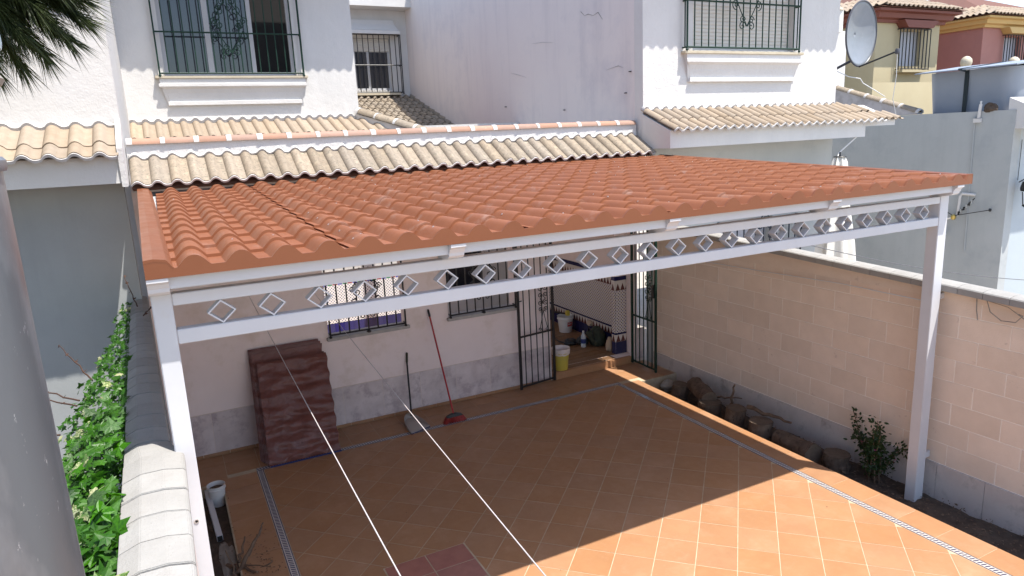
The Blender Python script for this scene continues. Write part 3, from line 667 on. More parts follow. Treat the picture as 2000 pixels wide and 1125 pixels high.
# ---- left townhouse
H0 = thing('townhouse', (-2.5, 9.3, 0), 'white townhouse on the left, partly behind the pine branch and the lamp post', 'house', 'white plastered townhouses')
g = G(); g.box(-7, -.29, 9.3, 9.5, 3.75, 7.9); obj('upper_wall', g, M['white_plaster'], H0)
g = G(); g.box(-.49, -.29, 9.5, 13.6, 4.0, 7.9); obj('side_wall', g, M['white_plaster'], H0)
g = G(); g.box(-7, -.36, 9.31, 9.5, -.42, 3.74); obj('lower_wall', g, M['grey_plaster'], H0)
g = G(); g.prism([(8.6,3.70),(9.32,3.70),(9.32,4.27),(8.6,3.985)], lambda p, q, t: (t, p, q), -7, -.345); obj('eave_box', g, M['white_plaster'], H0)
tile_field(H0, (-.345-29*.226, 8.50, 3.99), (1,0,0), up3, 29*.226, [0, .30, .90], .226, .05, M['tile_cream'], 'cream')
wave_strip('mortar_edge', H0, (-.345-29*.226, 8.50, 3.99), (1,0,0), up3, 29*.226, .226, .05, -.018, .012, -.026, .004, M['mortar_white'])
wave_strip('mortar_edge', H0, (-.345-29*.226, 8.50, 3.99), (1,0,0), up3, 29*.226, .226, .05, .83, .91, .0, .04, M['mortar_white'], .008)
g = G(); g.prism([(8.58,3.66),(9.30,3.66),(9.30,4.4),(8.56,4.07)], lambda p, q, t: (t, p, q), -.343, -.29); obj('party_wall_end', g, M['rough_plaster'], H0)
g = G(); g.box(-7, -.2, 8.80, 9.3, 7.0, 7.2); obj('eave', g, M['white_plaster'], H0)

# ---- blue-shaded house at the right edge
H3 = thing('townhouse', (16, 8.5, 0), 'pale blue grey house wing at the right edge, carrying the water tank', 'house', 'white plastered townhouses')
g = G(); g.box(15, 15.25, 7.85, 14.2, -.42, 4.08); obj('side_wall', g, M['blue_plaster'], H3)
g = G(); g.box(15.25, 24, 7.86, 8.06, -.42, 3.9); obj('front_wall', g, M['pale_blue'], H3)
g = G(); g.box(15.25, 24, 8.06, 13, 3.9, 4.06); obj('flat_roof', g, M['grime'], H3)
g = G(); g.prism([(7.2,3.72),(8.0,3.72),(8.0,4.32),(7.2,3.95)], lambda p, q, t: (t, p, q), 15.02, 24); obj('eave_box', g, M['rough_plaster'], H3)
tile_field(H3, (15.35, 7.1, 3.93), (1,0,0), up3, 3.8, [0, .35, .8], .19, .045, M['tile_cream'], 'cream')
g = G(); g.tube([(14.985,8.60,3.98),(14.985,8.56,1.2)], .014, 6); obj('conduit', g, M['blue_plaster'], H3)

# ---- cream and pink houses farther back
def far_house(name, x0, x1, y0, zb, zt, wallm, trimm, label, wins, roofz, lip):
    h = thing(name, ((x0+x1)/2, y0, 0), label, 'house')
    g = wallgrid(YW, x0, x1, -.42, zt, [(w_[0], w_[1], w_[2], w_[3]) for w_ in wins], y0, y0+.3); obj('wall', g, wallm, h)
    for xa in (x0, x1-.3): g = G(); g.box(xa, xa+.3, y0+.302, y0+9, -.42, zt); obj('wall', g, wallm, h)
    prof = [(0,0),(.12,0),(.14,.10),(.30,.14),(.34,.30),(.52,.34),(.52,.42),(0,.42)]
    n = len(prof); rings = []
    for (px_, py_) in ((x0,y0),(x1,y0),(x1,y0+9),(x0,y0+9)):
        sx = -1 if px_ == x0 else 1; sy = -1 if py_ == y0 else 1
        rings.append([(px_+sx*p*lip, py_+sy*p*lip, zt-.3+q) for p, q in prof])
    g = G(); g.add([v for r in rings for v in r], [(k*n+i, k*n+(i+1) % n, ((k+1) % 4)*n+(i+1) % n, ((k+1) % 4)*n+i) for k in range(4) for i in range(n)]); obj('cornice', g, trimm, h)
    return h
HC = far_house('cream_house', 23.95, 27.65, 17.5, 4, 7.75, M['cream_wall'], M['brown_trim'], 'cream house with a brown cornice and a small barred window, behind the satellite dish', [(25.30,26.55,5.95,7.2)], 8.1, 1)
g = G(); g.box(21.5, 23.95, 19.6, 19.9, -.4, 7.75); obj('wall', g, M['cream_wall'], HC)
HP = far_house('pink_house', 33.1, 40, 19.0, 4, 8.05, M['pink_wall'], M['yellow_trim'], 'pink house with a yellow cornice behind the grey water tank', [(34.75,36.0,6.2,7.4)], 8.4, 1)
for (h, x0, x1, y0, zt, seed) in ((HC, 23.95, 27.65, 17.5, 7.9, 1), (HP, 33.1, 40, 19.0, 8.2, 2)):
    o_ = .62; xm = (x0+x1)/2; sl_ = .42; dpt = 9+2*o_
    hw = (x1-x0)/2+o_; zr = zt+sl_*hw
    g = G(); a = [(x0-o_,y0-o_,zt),(x1+o_,y0-o_,zt),(x1+o_,y0+9+o_,zt),(x0-o_,y0+9+o_,zt),(xm,y0-o_+hw,zr),(xm,y0+9+o_-hw,zr)]
    g.add(a, [(0,1,4),(1,2,5,4),(2,3,5),(3,0,4,5),(0,3,2,1)]); obj('roof', g, M['tile_under'], h)
    # front slope courses
    L_ = math.hypot(hw, sl_*hw); rws = [i*.42 for i in range(int(L_/.42)+1)]
    upf = Vector((0, 1, sl_)).normalized(); W_ = 2*hw
    tile_field(h, (x0-o_, y0-o_-.05, zt+.03), (1,0,0), upf, W_, rws[:4], .26, .06, M['tile_cream'], 'far', cut=lambda xx, s: s*.92 < xx < W_-s*.92-.2)
    upl = Vector((1, 0, sl_)).normalized()
    tile_field(h, (x0-o_-.05, y0+5+o_, zt+.03), (0,-1,0), upl, 5+2*o_, rws[:4], .26, .06, M['tile_cream'], 'far', cut=lambda xx, s: xx < 5+2*o_-s*.92)
def plE(x, z, d): return (x, 17.5-d, z)
g = G(); g.box(25.3, 26.55, 17.68, 17.72, 5.95, 7.2); obj('window_pane', g, M['pale_pane'], HC)
grille(HC, plE, 25.15, 26.75, 5.82, 7.25, 8, M['iron'], rb=.022, hz=(), side=.25, sidebars=2, th=.02)
g = G(); g.prism([(24.95,7.53),(26.95,7.53),(26.65,7.27),(25.2,7.27)], lambda p, q, t: (p, t, q), 17.1, 17.49); obj('window_hood', g, M['brown_trim'], HC)
g = G(); g.box(25.15, 26.7, 17.2, 17.6, 5.70, 5.78); obj('window_sill', g, M['cream_wall'], HC)
def plF(x, z, d): return (x, 19-d, z)
g = G(); g.box(34.75, 36, 19.18, 19.22, 6.2, 7.4); obj('window_pane', g, M['pale_pane'], HP)
grille(HP, plF, 34.6, 36.2, 6.0, 7.45, 8, M['iron'], rb=.022, hz=(), side=.25, sidebars=2, th=.02)
g = G(); g.prism([(34.35,7.75),(36.6,7.75),(36.3,7.5),(34.6,7.5)], lambda p, q, t: (p, t, q), 18.6, 18.99); obj('window_hood', g, M['yellow_trim'], HP)
g = G(); g.box(27.66, 33.1, 21.5, 21.8, -.4, 8.3); obj('wall', g, M['pink_wall'], HP)
prof = [(0,0),(.3,.1),(.5,.4),(0,.4)]
g = G(); g.prism(prof, lambda p, q, t: (t, 21.5-p, 8.0+q), 27.66, 32.6); obj('cornice', g, M['yellow_trim'], HP)
tile_field(HP, (28.2, 21.0, 8.42), (1,0,0), Vector((0,1,.42)).normalized(), 4.9, [0,.42,.84,1.26,1.68], .26, .06, M['tile_cream'], 'far')
g = G(); g.prism([(21.1,8.38),(25.1,10.0),(25.1,8.3)], lambda p, q, t: (t, p, q), 28.2, 33); obj('roof', g, M['tile_under'], HP)
g = G(); g.box(20.8, 40, 15.2, 15.4, -.42, 5.18); HGW = obj('garden_wall', g, M['cream_wall'])
tag(HGW, 'cream boundary wall with ball topped piers behind the water tank', 'wall')
WB = []
for (x_, z_, ph) in ((25.83,5.42,.0),(28.75,5.43,0)):
    g = G(); y_ = 15.3
    g.box(x_-.2, x_+.2, y_-.2, y_+.2, 5.0, z_); obj('pier', g, M['cream_wall'], HGW)
    g = G(); g.lathe((x_, y_, z_), [(.24,0),(.22,.06),(.10,.14),(.07,.2),(.11,.24),(.17,.33),(.19,.42),(.17,.52),(.10,.6),(.02,.63)], 16); obj('ball_finial', g, M['marble'], HGW, smooth=True)
# pale pier with a ball and old wall behind the dish
g = G(); g.box(15.9, 16.9, 13.2, 13.6, -.4, 6.35); PW = obj('garden_wall', g, M['white_plaster']); tag(PW, 'pale grey wall end with a ball topped pier beside the satellite dish', 'wall')
g = G(); g.box(16.25, 16.6, 13.1, 13.5, 6.3, 6.85); obj('pier', g, M['canvas'], PW); g = G(); g.lathe((16.42,13.3,6.85), [(.26,0),(.24,.06),(.1,.12),(.2,.25),(.27,.42),(.2,.62),(.05,.7)], 14); obj('ball_finial', g, M['marble'], PW, smooth=True)

# ================================================================ PERGOLA
PG = thing('pergola', (3.5, 4.31, 0), 'white metal pergola with terracotta coloured tile sheets and a frieze of diamonds over the terrace', 'pergola')
RP, X0, YB = .247, .118, 8.97
def rprof(x):
    u = ((x-X0+RP/2) % RP)-RP/2; a = abs(u)
    return float(np.interp(a, [0,.012,.026,.040,.054,.086], [.061,.0600,.0560,.0475,.0350,.0]))
def rz(y): return 3.361+(y-4.15)*.0385
seams = [-.038, .992, 2.227, 3.462, 4.697, 5.932, 7.20]
def roof_panel(xa, xb, first, last):
    g = G(); dx = .0206; n = int(round((xb+.10-xa)/dx)) if not last else int(round((xb-xa)/dx)); xe_ = xb+(0 if last else .10); xs = [xa, xe_]
    for q_ in range(-1, 31):
        for uu in (-.086,-.070,-.054,-.040,-.026,-.012,0,.012,.026,.040,.054,.070,.086):
            xx = X0+RP*q_+uu
            if xa+.002 < xx < xe_-.002: xs.append(xx)
    xs.sort()
    ys = []; nr = 14; st = (YB-4.15)/nr
    for r in range(nr):
        y0 = 4.15+r*st; ys += [(y0, .019), (y0+.006, .020), (y0+st*.5, .0115), (y0+st-.001, .0)]
    m = len(ys); vs = []
    for (y, sw) in ys:
        for x in xs:
            lift = 0 if first else .011*max(0, 1-(x-xa)/.16)
            low = 0 if last or x < xb else -.004
            vs.append((x, y+(.0 if y > 4.16 else 0), rz(y)+sw+rprof(x)*(1.0)+lift+low))
    k = len(xs); fs = [(j*k+i, j*k+i+1, (j+1)*k+i+1, (j+1)*k+i) for j in range(m-1) for i in range(k-1)]
    off = len(vs); vs += [(x, y, z-.006) for (x, y, z) in vs]
    for j in range(m-1): fs += [(j*k, (j+1)*k, off+(j+1)*k, off+j*k), (j*k+k-1, off+j*k+k-1, off+(j+1)*k+k-1, (j+1)*k+k-1)]
    for i in range(k-1): fs += [(i, off+i, off+i+1, i+1)]
    fs += [(off+j*k+i, off+(j+1)*k+i, off+(j+1)*k+i+1, off+j*k+i+1) for j in range(m-1) for i in range(k-1)]
    g.add(vs, fs); return obj('roof_panel', g, M['roof_sheet'], PG, smooth=28)
for i in range(6): roof_panel(seams[i]-(.0 if i == 0 else .012), seams[i+1], i == 0, i == 5)
sg_ = G(); sg_.lathe((0,0,0), [(.010,0),(.010,.002),(.0055,.003),(.0055,.008),(.002,.009)], 8); sme = sg_.mesh('screw'); sme.materials.append(M['metal_screw'])
for i in range(29):
    for (yy, pr) in ((4.15+.348*1.35, .5), (4.15+.348*5.4, .25), (4.15+.348*9.4, .2), (4.32, .25)):
        if random.random() < pr: x = X0+RP*i+random.uniform(-.01,.01); obj('screw', sme, None, PG, M=T(x, yy, rz(yy)+rprof(x)+.009))
for s_ in seams[1:-1]:
    for k in range(14):
        if random.random() < .45: yy = 4.2+k*.348+random.uniform(0,.2); x = s_+.06; obj('screw', sme, None, PG, M=T(x, yy, rz(yy)+rprof(x)+.012))
# front flashing cut to the wave, side flashings
n = 900; g = G(); vs = []
for i in range(n+1):
    x = -.13+(7.27+.13)*i/n
    zt = max(3.365+rprof(x)+.006, 0)
    if x < .012: zt = 3.366+float(np.interp(x, [-.13,-.08,-.018,.012], [.060,.064,.054,.010]))
    if x > 7.14: zt = 3.365+.055*min(1, (x-7.14)/.06)
    vs += [(x,4.138,3.335),(x,4.138,zt+.0145),(x,4.157,zt+.0145),(x,4.157,3.335)]
fs = [(4*i+k, 4*i+(k+1) % 4, 4*i+4+(k+1) % 4, 4*i+4+k) for i in range(n) for k in range(4)]+[(0,1,2,3),(4*n,4*n+3,4*n+2,4*n+1)]
g.add(vs, fs); obj('front_flashing', g, M['flashing'], PG)
for (xa, xb, sg) in ((-.13,.012,1),(7.27,7.165,-1)):
    g = G(); dz_ = (YB-4.138)*.0385
    p = [(xa,-.035),(xa,.058),(xa+(xb-xa)*.35,.062),(xb-sg*.03,.052),(xb,.012),(xb,.006),(xb-sg*.03,.046),(xa+(xb-xa)*.35,.056),(xa+sg*.004,.05),(xa+sg*.004,-.035)]
    nn = len(p); dx_ = -.09 if xa < 0 else .0
    g.add([(q, 4.137, 3.372+z) for q, z in p]+[(q+dx_, YB, 3.372+z+dz_) for q, z in p], [tuple(range(nn)), tuple(range(nn,2*nn))[::-1]]+[(i,(i+1)%nn,nn+(i+1)%nn,nn+i) for i in range(nn)])
    obj('side_flashing', g, M['flashing'], PG)
g = G()
for k in range(3): g.box(-.131, -.1295, 4.75+k*.03, 4.765+k*.03, 3.37, 3.445)
obj('dark_smudge', g, M['brown_dark'], PG)
g = G(); g.box(-.10, 7.2, YB-.03, YB-.005, 3.48, 3.570); obj('back_beam', g, M['iron'], PG)  # black bar across the back end of the roof sheets
# frame
WP = M['white_paint']
g = G(); g.box(-.09, 7.19, 4.192, 4.240, 3.262, 3.334); obj('fascia', g, WP, PG, bevel=.004)
for x_ in (-.126, 1.64, 3.44, 5.255, 7.05):
    g = G(); dzr = (8.93-4.216)*.0385
    g.add([(x_,4.242,3.262),(x_+.10,4.242,3.262),(x_+.10,8.93,3.262+dzr),(x_,8.93,3.262+dzr),(x_,4.242,3.335),(x_+.10,4.242,3.335),(x_+.10,8.93,3.335+dzr),(x_,8.93,3.335+dzr)],
          [(0,3,2,1),(4,5,6,7),(0,1,5,4),(1,2,6,5),(2,3,7,6),(3,0,4,7)]); obj('rafter', g, WP, PG)
    prof = [(4.143,3.333),(4.143,3.313),(4.165,3.298),(4.182,3.272),(4.187,3.250),(4.205,3.235),(4.24,3.226),(4.31,3.215),(4.40,3.215),(4.40,3.333)]
    g = G(); g.prism(prof, lambda p, q, t: (t, p, q), x_-.004, x_+.104); obj('corbel', g, WP, PG)
for (xa, xb) in ((-.024,1.638),(1.742,3.438),(3.542,5.253),(5.357,7.048)):  # white boards added under the roof sheets to bounce light below
    g = G(); g.add([(xa,4.26,3.338),(xb,4.26,3.338),(xb,8.92,3.338+4.66*.0385),(xa,8.92,3.338+4.66*.0385),(xa,4.26,3.343),(xb,4.26,3.343),(xb,8.92,3.343+4.66*.0385),(xa,8.92,3.343+4.66*.0385)],
          [(0,3,2,1),(4,5,6,7),(0,1,5,4),(1,2,6,5),(2,3,7,6),(3,0,4,7)]); obj('lining_board', g, WP, PG)
for k in range(5):
    yy = 5.0+k*.95; g = G(); g.box(-.02, 7.05, yy, yy+.05, rz(yy)-.075, rz(yy)-.038); obj('purlin', g, WP, PG)
g = G(); g.box(-.018, 7.055, 4.312, 4.392, 3.143, 3.213); obj('upper_rail', g, WP, PG, bevel=.004)
g = G(); g.box(-.018, 7.055, 4.312, 4.392, 2.914, 3.0); obj('lower_rail', g, WP, PG, bevel=.004)
g = G(); g.box(-.127, -.02, 4.31, 4.42, -.3, 3.262); obj('post', g, WP, PG, bevel=.005)
g = G(); g.box(7.058, 7.20, 4.31, 4.43, -.32, 3.262); obj('post', g, WP, PG, bevel=.005)
g = G(); a, h, t = .080, .0705, .0085
outer = [(-a,0),(0,h),(a,0),(0,-h)]; inner = [(-a+t*1.4,0),(0,h-t*1.3),(a-t*1.4,0),(0,-h+t*1.3)]
g.add([(x,-.037,z) for x,z in outer]+[(x,-.037,z) for x,z in inner]+[(x,.037,z) for x,z in outer]+[(x,.037,z) for x,z in inner],
      [(i,(i+1)%4,4+(i+1)%4,4+i) for i in range(4)]+[(8+i,12+i,12+(i+1)%4,8+(i+1)%4) for i in range(4)]+[(i,8+i,8+(i+1)%4,(i+1)%4) for i in range(4)]+[(4+i,4+(i+1)%4,12+(i+1)%4,12+i) for i in range(4)])
dme = g.mesh('diamond'); dme.materials.append(WP)
for k in range(24): obj('diamond', dme, None, PG, M=T(.234+.2862*k, 4.352, 3.0715) @ Matrix.Rotation(R(random.uniform(-2,2)), 4, 'Y'))
g = G(); g.lathe((-.07,4.309,1.80), [(.014,-.004),(.014,.001)], 12, axis='y'); g.lathe((-.07,4.306,1.80), [(.008,-.001),(.008,.002)], 10, axis='y'); obj('bolt', g, M['metal_screw'], PG)
g = G(); g.box(7.2, 7.36, 4.36, 4.40, 2.10, 2.16); obj('wall_bracket', g, WP, PG)
g = G(); g.box(7.2, 7.35, 4.36, 4.40, .26, .33); obj('wall_bracket', g, WP, PG)

# ================================================================ GARDEN WALLS
BW = thing('garden_wall', (7.45, 5, 0), 'sand coloured block wall with a pale coping on the right side of the terrace', 'wall')
g = G(); g.box(7.358, 7.50, 0, 9.3, -.45, 2.22); obj('wall_core', g, M['block_joint'], BW)
bz = [.22,.463,.707,.952,1.197,1.443,1.69,1.938,2.185]
ch = {}
for r in range(8):
    y = (3.73 if r % 2 == 0 else 3.99)
    y = {0: 3.68+.0, 1: 3.98}[r % 2] - .51*5 - .01
    k = 0
    while y < 9.3:
        a, b = max(y, 1.2), min(y+.51, 9.29)
        if b-a > .06:
            key = (round(b-a,2), round(bz[r+1]-bz[r],3))
            if key not in ch:
                g = G(); L_, hh = b-a-.009, bz[r+1]-bz[r]-.009; e = .003
                g.add([(0,0,0),(0,L_,0),(0,L_,hh),(0,0,hh),(-.0035,e,e),(-.0035,L_-e,e),(-.0035,L_-e,hh-e),(-.0035,e,hh-e)], [(4,5,6,7),(0,1,5,4),(1,2,6,5),(2,3,7,6),(3,0,4,7),(0,3,2,1)])
                me = g.mesh('block'); me.materials.append(M['block']); ch[key] = me
            obj('block', ch[key], None, BW, M=T(7.358+random.uniform(-.002,.001), a+.0045, bz[r]+.0045))
        y += .51; k += 1
for k in range(16):
    y0 = 1.2+k*.51; g = G(); g.box(7.337, 7.36, y0+.003, min(y0+.508, 9.29), -.45, .213+random.uniform(-.004,.003)); obj('plinth_block', g, M['plinth'], BW)
def coping_piece(parent, y0, y1, xl0, xr0, xl1, xr1, z0, z1, drop, h, mt, crown):
    p = [(0,-h),(0,-.012),(.04,0),(crown,.012),(crown+.22,.012),(.96,0),(1,-.012-drop),(1,-h)]
    g = G(); n = len(p)
    g.add([(xl0+(xr0-xl0)*q, y0, z0+z) for q, z in p]+[(xl1+(xr1-xl1)*q, y1, z1+z) for q, z in p], [tuple(range(n)), tuple(range(n,2*n))[::-1]]+[(i,(i+1)%n,n+(i+1)%n,n+i) for i in range(n)])
    return obj('coping_block', g, mt, parent, bevel=.0)
y = 1.4
while y < 9.2:
    y1 = min(y+.252, 9.3); za, zb_ = 2.275+.045*(y-4.3), 2.275+.045*(y1-4.3)
    coping_piece(BW, y, y1-.005, 7.245, 7.49, 7.245, 7.49, za, zb_, 0, .075, M['coping'], .35); y = y1
g = G(); g.add([(7.27,1.2,2.1),(7.47,1.2,2.1),(7.47,9.3,2.1),(7.27,9.3,2.1),(7.27,1.2,2.12),(7.47,1.2,2.12),(7.47,9.3,2.47),(7.27,9.3,2.47)], [(0,3,2,1),(4,5,6,7),(0,1,5,4),(1,2,6,5),(2,3,7,6),(3,0,4,7)]); g.v = [(7.352 if v[0] < 7.3 else v[0], v[1], v[2]) for v in g.v]
obj('coping_bed', g, M['block'], BW)
LW = thing('garden_wall', (-.3, 5, 0), 'boundary wall on the left with a pale faceted concrete coping above the ivy', 'wall')
def lw(y): return (-.372-.014*(y-2.5)-(.004*(y-4.3) if y > 4.3 else 0)), (-.078 if y < 4.28 else -.140-.032*(y-4.3))
y = 1.5
while y < 9.45:
    y1 = y+.252
    if y < 4.27 < y1: y1 = 4.272
    l0, r0 = lw(y+.001); l1, r1 = lw(y1-.01)
    zz = 2.30 if y < 4.27 else 2.285
    p = [(0,-.075),(0,-.035),(.30,.0),(.66,.0),(.96,-.02),(1,-.035),(1,-.09)]
    g = G(); n = len(p); j = random.uniform(-.003,.003); e = .009
    g.add([(l0+(r0-l0)*q, y+e*.5, zz+j+z) for q, z in p]+[(l1+(r1-l1)*q, y1-e*.5, zz+j+z) for q, z in p], [tuple(range(n)), tuple(range(n,2*n))[::-1]]+[(i,(i+1)%n,n+(i+1)%n,n+i) for i in range(n)])
    obj('coping_block', g, M['coping'], LW, bevel=.004)
    y = y1
g = G(); g.add([(-.35,1.5,-.42),(-.10,1.5,-.42),(-.10,4.27,-.42),(-.36,4.27,-.42),(-.35,1.5,2.25),(-.10,1.5,2.25),(-.10,4.27,2.25),(-.36,4.27,2.25)], [(0,3,2,1),(4,5,6,7),(0,1,5,4),(1,2,6,5),(2,3,7,6),(3,0,4,7)])
g.add([(-.37,4.271,-.42),(-.16,4.271,-.42),(-.31,9.5,-.42),(-.47,9.5,-.42),(-.37,4.271,2.24),(-.16,4.271,2.24),(-.31,9.5,2.24),(-.47,9.5,2.24)], [(0,3,2,1),(4,5,6,7),(0,1,5,4),(1,2,6,5),(2,3,7,6),(3,0,4,7)])
obj('wall_core', g, M['side_plaster'], LW)

# ================================================================ GATES
def gate(name, hinge, free, label, mt, knob_end):
    h = Vector((*hinge, 0)); f = Vector((*free, 0)); d = (f-h); L_ = d.length; d.normalize(); o = Vector((d.y, -d.x, 0))
    t = thing(name, (hinge[0], hinge[1], .02), label, 'gate')
    def P(s, z, k=0): v = h+d*s+o*k; return (v.x, v.y, z)
    def bar(nm, s0, s1, z0, z1, th, m=mt):
        g = G(); q = [P(s0,z0,-th),P(s1,z0,-th),P(s1,z0,th),P(s0,z0,th),P(s0,z1,-th),P(s1,z1,-th),P(s1,z1,th),P(s0,z1,th)]
        g.add(q, [(0,3,2,1),(4,5,6,7),(0,1,5,4),(1,2,6,5),(2,3,7,6),(3,0,4,7)]); return obj(nm, g, m, t)
    bar('stile', 0, .035, .02, 2.42, .016); bar('stile', L_-.035, L_, .02, 2.42, .016)
    for z in (.05, .88, 2.28): bar('rail', .036, L_-.036, z, z+.028, .010)
    n = 5
    for i in range(1, n+1):
        s = L_*i/(n+1); g = G(); g.tube([P(s,.06,.0),P(s,2.40,.0)], .0095, 6); g.tube([P(s,2.40),P(s,2.45)], [.0095,.002], 6); obj('bar', g, mt, t)
    s0 = L_*(.72 if knob_end else .28)
    for sgn in (-1, 1):
        g = G()
        for (zc, rad, a0, dr) in ((1.62,.055,PI/2,sgn),(1.50,.05,-PI/2,-sgn),(1.38,.055,PI/2,sgn),(1.27,.045,-PI/2,-sgn)):
            PP = lambda x, z: P(x, z, .012 if sgn > 0 else .013)
            g.tube(spiral((s0+sgn*.055, zc), rad, 1.5, a0, PP, dr), .007, 5)
        g.tube([P(s0,1.25,.012),P(s0+sgn*.03,1.12,.012),P(s0+sgn*.075,.95,.012)], .006, 5); g.tube(spiral((s0+sgn*.07,.94), .03, 1.2, 0, lambda x, z: P(x, z, .012), sgn), .006, 5)
        obj('scroll', g, mt, t)
    if knob_end: bar('lock', L_-.10, L_-.036, 1.30, 1.52, .03, M['iron']); 
    g = G(); g.tube([P(L_-.05,1.45,.03),P(L_-.05,1.45,.06),P(L_-.13,1.46,.06)], .009, 6); obj('handle', g, M['iron'], t)
    return t
gate('iron_gate', (5.45, 9.46), (4.74, 9.36), 'dark iron gate leaf standing open against the wall beside the yellow bucket', M['iron'], False)
gate('iron_gate', (7.03, 9.49), (7.02, 8.80), 'green iron gate leaf with a lock, standing open beside the block wall', M['iron_green'], True)

# ================================================================ THINGS ON THE TERRACE
# --- wrapped roofing sheets leaning on the wall
def sheet(x0, x1, yb, yt, zt, phase, ph2, label, front=False):
    g = G(); nx, ns = 26, 60; vs = []; b = Vector((0, yb, .012)); tp = Vector((0, yt, zt)); L_ = (tp-b).length; d = (tp-b).normalized(); nn = Vector((0, -d.z, d.y))
    for j in range(ns+1):
        s = j/ns*L_
        for i in range(nx+1):
            x = x0+(x1-x0)*i/nx
            a = .0075*math.sin(2*PI*s/.205+phase)
            wr = 0
            if front: wr = .022*noise.noise(Vector((x*3.5+s*2, s*8, ph2)))+.018*(1-abs(noise.noise(Vector((x*4+s*3, s*11, ph2+4))))*2.5)
            edge = .007*math.sin(2*PI*s/.205+phase+1.2)*(1 if i == nx else 0)
            v = b+d*s+nn*(a+wr); sk = .04*s
            vs.append((x+sk+edge, v.y, max(v.z, .004)))
    k = nx+1; fs = [(j*k+i, j*k+i+1, (j+1)*k+i+1, (j+1)*k+i) for j in range(ns) for i in range(nx)]
    off = len(vs); vs += [(x, y+.012, z-.004) for x, y, z in vs]
    fs += [(off+a_, off+d_, off+c_, off+b_) for a_, b_, c_, d_ in fs]
    for j in range(ns): fs += [(j*k,(j+1)*k,off+(j+1)*k,off+j*k),(j*k+nx,off+j*k+nx,off+(j+1)*k+nx,(j+1)*k+nx)]
    for i in range(nx): fs += [(i,off+i,off+i+1,i+1),(ns*k+i,ns*k+i+1,off+ns*k+i+1,off+ns*k+i)]
    g.add(vs, fs); o = obj('roofing_sheet', g, M['plastic_brown'], smooth=40)
    return tag(o, label, 'roofing sheet', 'brown roofing sheets leaning on the house wall')
sheet(.78, 1.69, 8.76, 9.33, 1.22, 0, 1.3, 'front brown roofing sheet of the leaning stack, its film badly wrinkled', True)
sheet(.765, 1.675, 8.80, 9.37, 1.23, .3, 3.3, 'brown roofing sheet second from the front of the leaning stack')
sheet(.75, 1.66, 8.84, 9.40, 1.21, .2, 4, 'brown roofing sheet third from the front of the leaning stack')
sheet(.73, 1.655, 8.90, 9.43, 1.33, 1.2, 2, 'taller brown roofing sheet behind the three front sheets of the stack')
sheet(.715, 1.64, 8.94, 9.46, 1.36, 1.0, 5, 'brown roofing sheet second from the back of the stack, slightly taller')
sheet(.70, 1.625, 8.98, 9.49, 1.385, 1.4, 6, 'rearmost brown roofing sheet, standing highest against the house wall')
g = G(); g.box(.79, 1.70, 8.728, 8.742, .003, .018); tag(obj('film_edge', g, M['label_blue']), 'blue strip of protective film along the foot of the front roofing sheet', 'plastic strip')
# --- broom
t = thing('broom', (3.36, 8.83, 0), 'red broom with a red handle leaning on the house wall between the two windows', 'broom')
g = G(); g.tube([(3.365,8.845,.12),(3.33,9.50,1.50)], .0125, 10); obj('handle', g, M['broom_red'], t, smooth=True)
g = G(); g.tube([(3.3316,9.472,1.44),(3.329,9.515,1.53),(3.3288,9.52,1.545)], [.0165,.0165,.008], 10); obj('grip', g, M['plastic_black'], t, smooth=True)
g = G(); g.prism([(-.13,.075),(-.115,.10),(-.03,.125),(.03,.125),(.115,.10),(.13,.075)], lambda p, q, tt: (3.37+p, 8.83+tt+(q-.1)*.2, q), -.028, .028); obj('head', g, M['plastic_black'], t, bevel=.005)
g = G()
for i in range(420):
    u, v = random.uniform(-.128,.128), random.uniform(-.026,.026); a = (3.37+u, 8.83+v, .085); b = (3.37+u*1.4+random.uniform(-.006,.006), 8.815+v*2.0+random.uniform(-.006,.006), .004)
    g.tube([a, b], [.0028,.0022], 3, cap=False)
o = obj('bristles', g, M['bristle'], t); o['kind'] = 'stuff'
# --- dustpan
t = thing('dustpan', (2.84, 8.95, 0), 'grey long handled dustpan with a black stick leaning on the house wall beside the broom', 'dustpan')
vs = []; nA = 16
ax = Vector((2.68,8.72,0)); bx = Vector((2.99,8.83,0)); back = Vector((2.79,9.22,0)); mid = (ax+bx)/2; u_ = (bx-ax)/2; v_ = back-mid
g = G(); top = []; fl = []
for i in range(nA+1):
    q = PI*i/nA; e = mid+u_*math.cos(q)*(1-.1*math.sin(q))+v_*math.sin(q)**.8
    fl.append((e.x, e.y, .006+.03*math.sin(q))); e2 = mid+(e-mid)*1.03; top.append((e2.x, e2.y, .02+.085*math.sin(q)**.7))
c0 = len(g.v); n = nA+1
g.add(fl+top+[(mid.x,mid.y,.004)], [(i,i+1,n+i+1,n+i) for i in range(nA)]+[(i,2*n,i+1) for i in range(nA)])
o = obj('scoop', g, M['plastic_grey'], t, smooth=40); md = o.modifiers.new('thickness', 'SOLIDIFY'); md.thickness = .004
g = G(); g.tube([tuple(ax+Vector((0,0,.008))), tuple(bx+Vector((0,0,.008)))], .006, 6); obj('lip', g, M['navy_tile'], t)
g = G(); g.tube([(2.845,9.20,.07),(2.93,9.49,.80)], .013, 10); obj('handle', g, M['plastic_black'], t, smooth=True)
g = G(); g.tube([(2.93,9.49,.80),(2.946,9.51,.93),(2.946,9.51,.945)], [.016,.016,.008], 10); obj('grip', g, M['bag_green'], t, smooth=True)
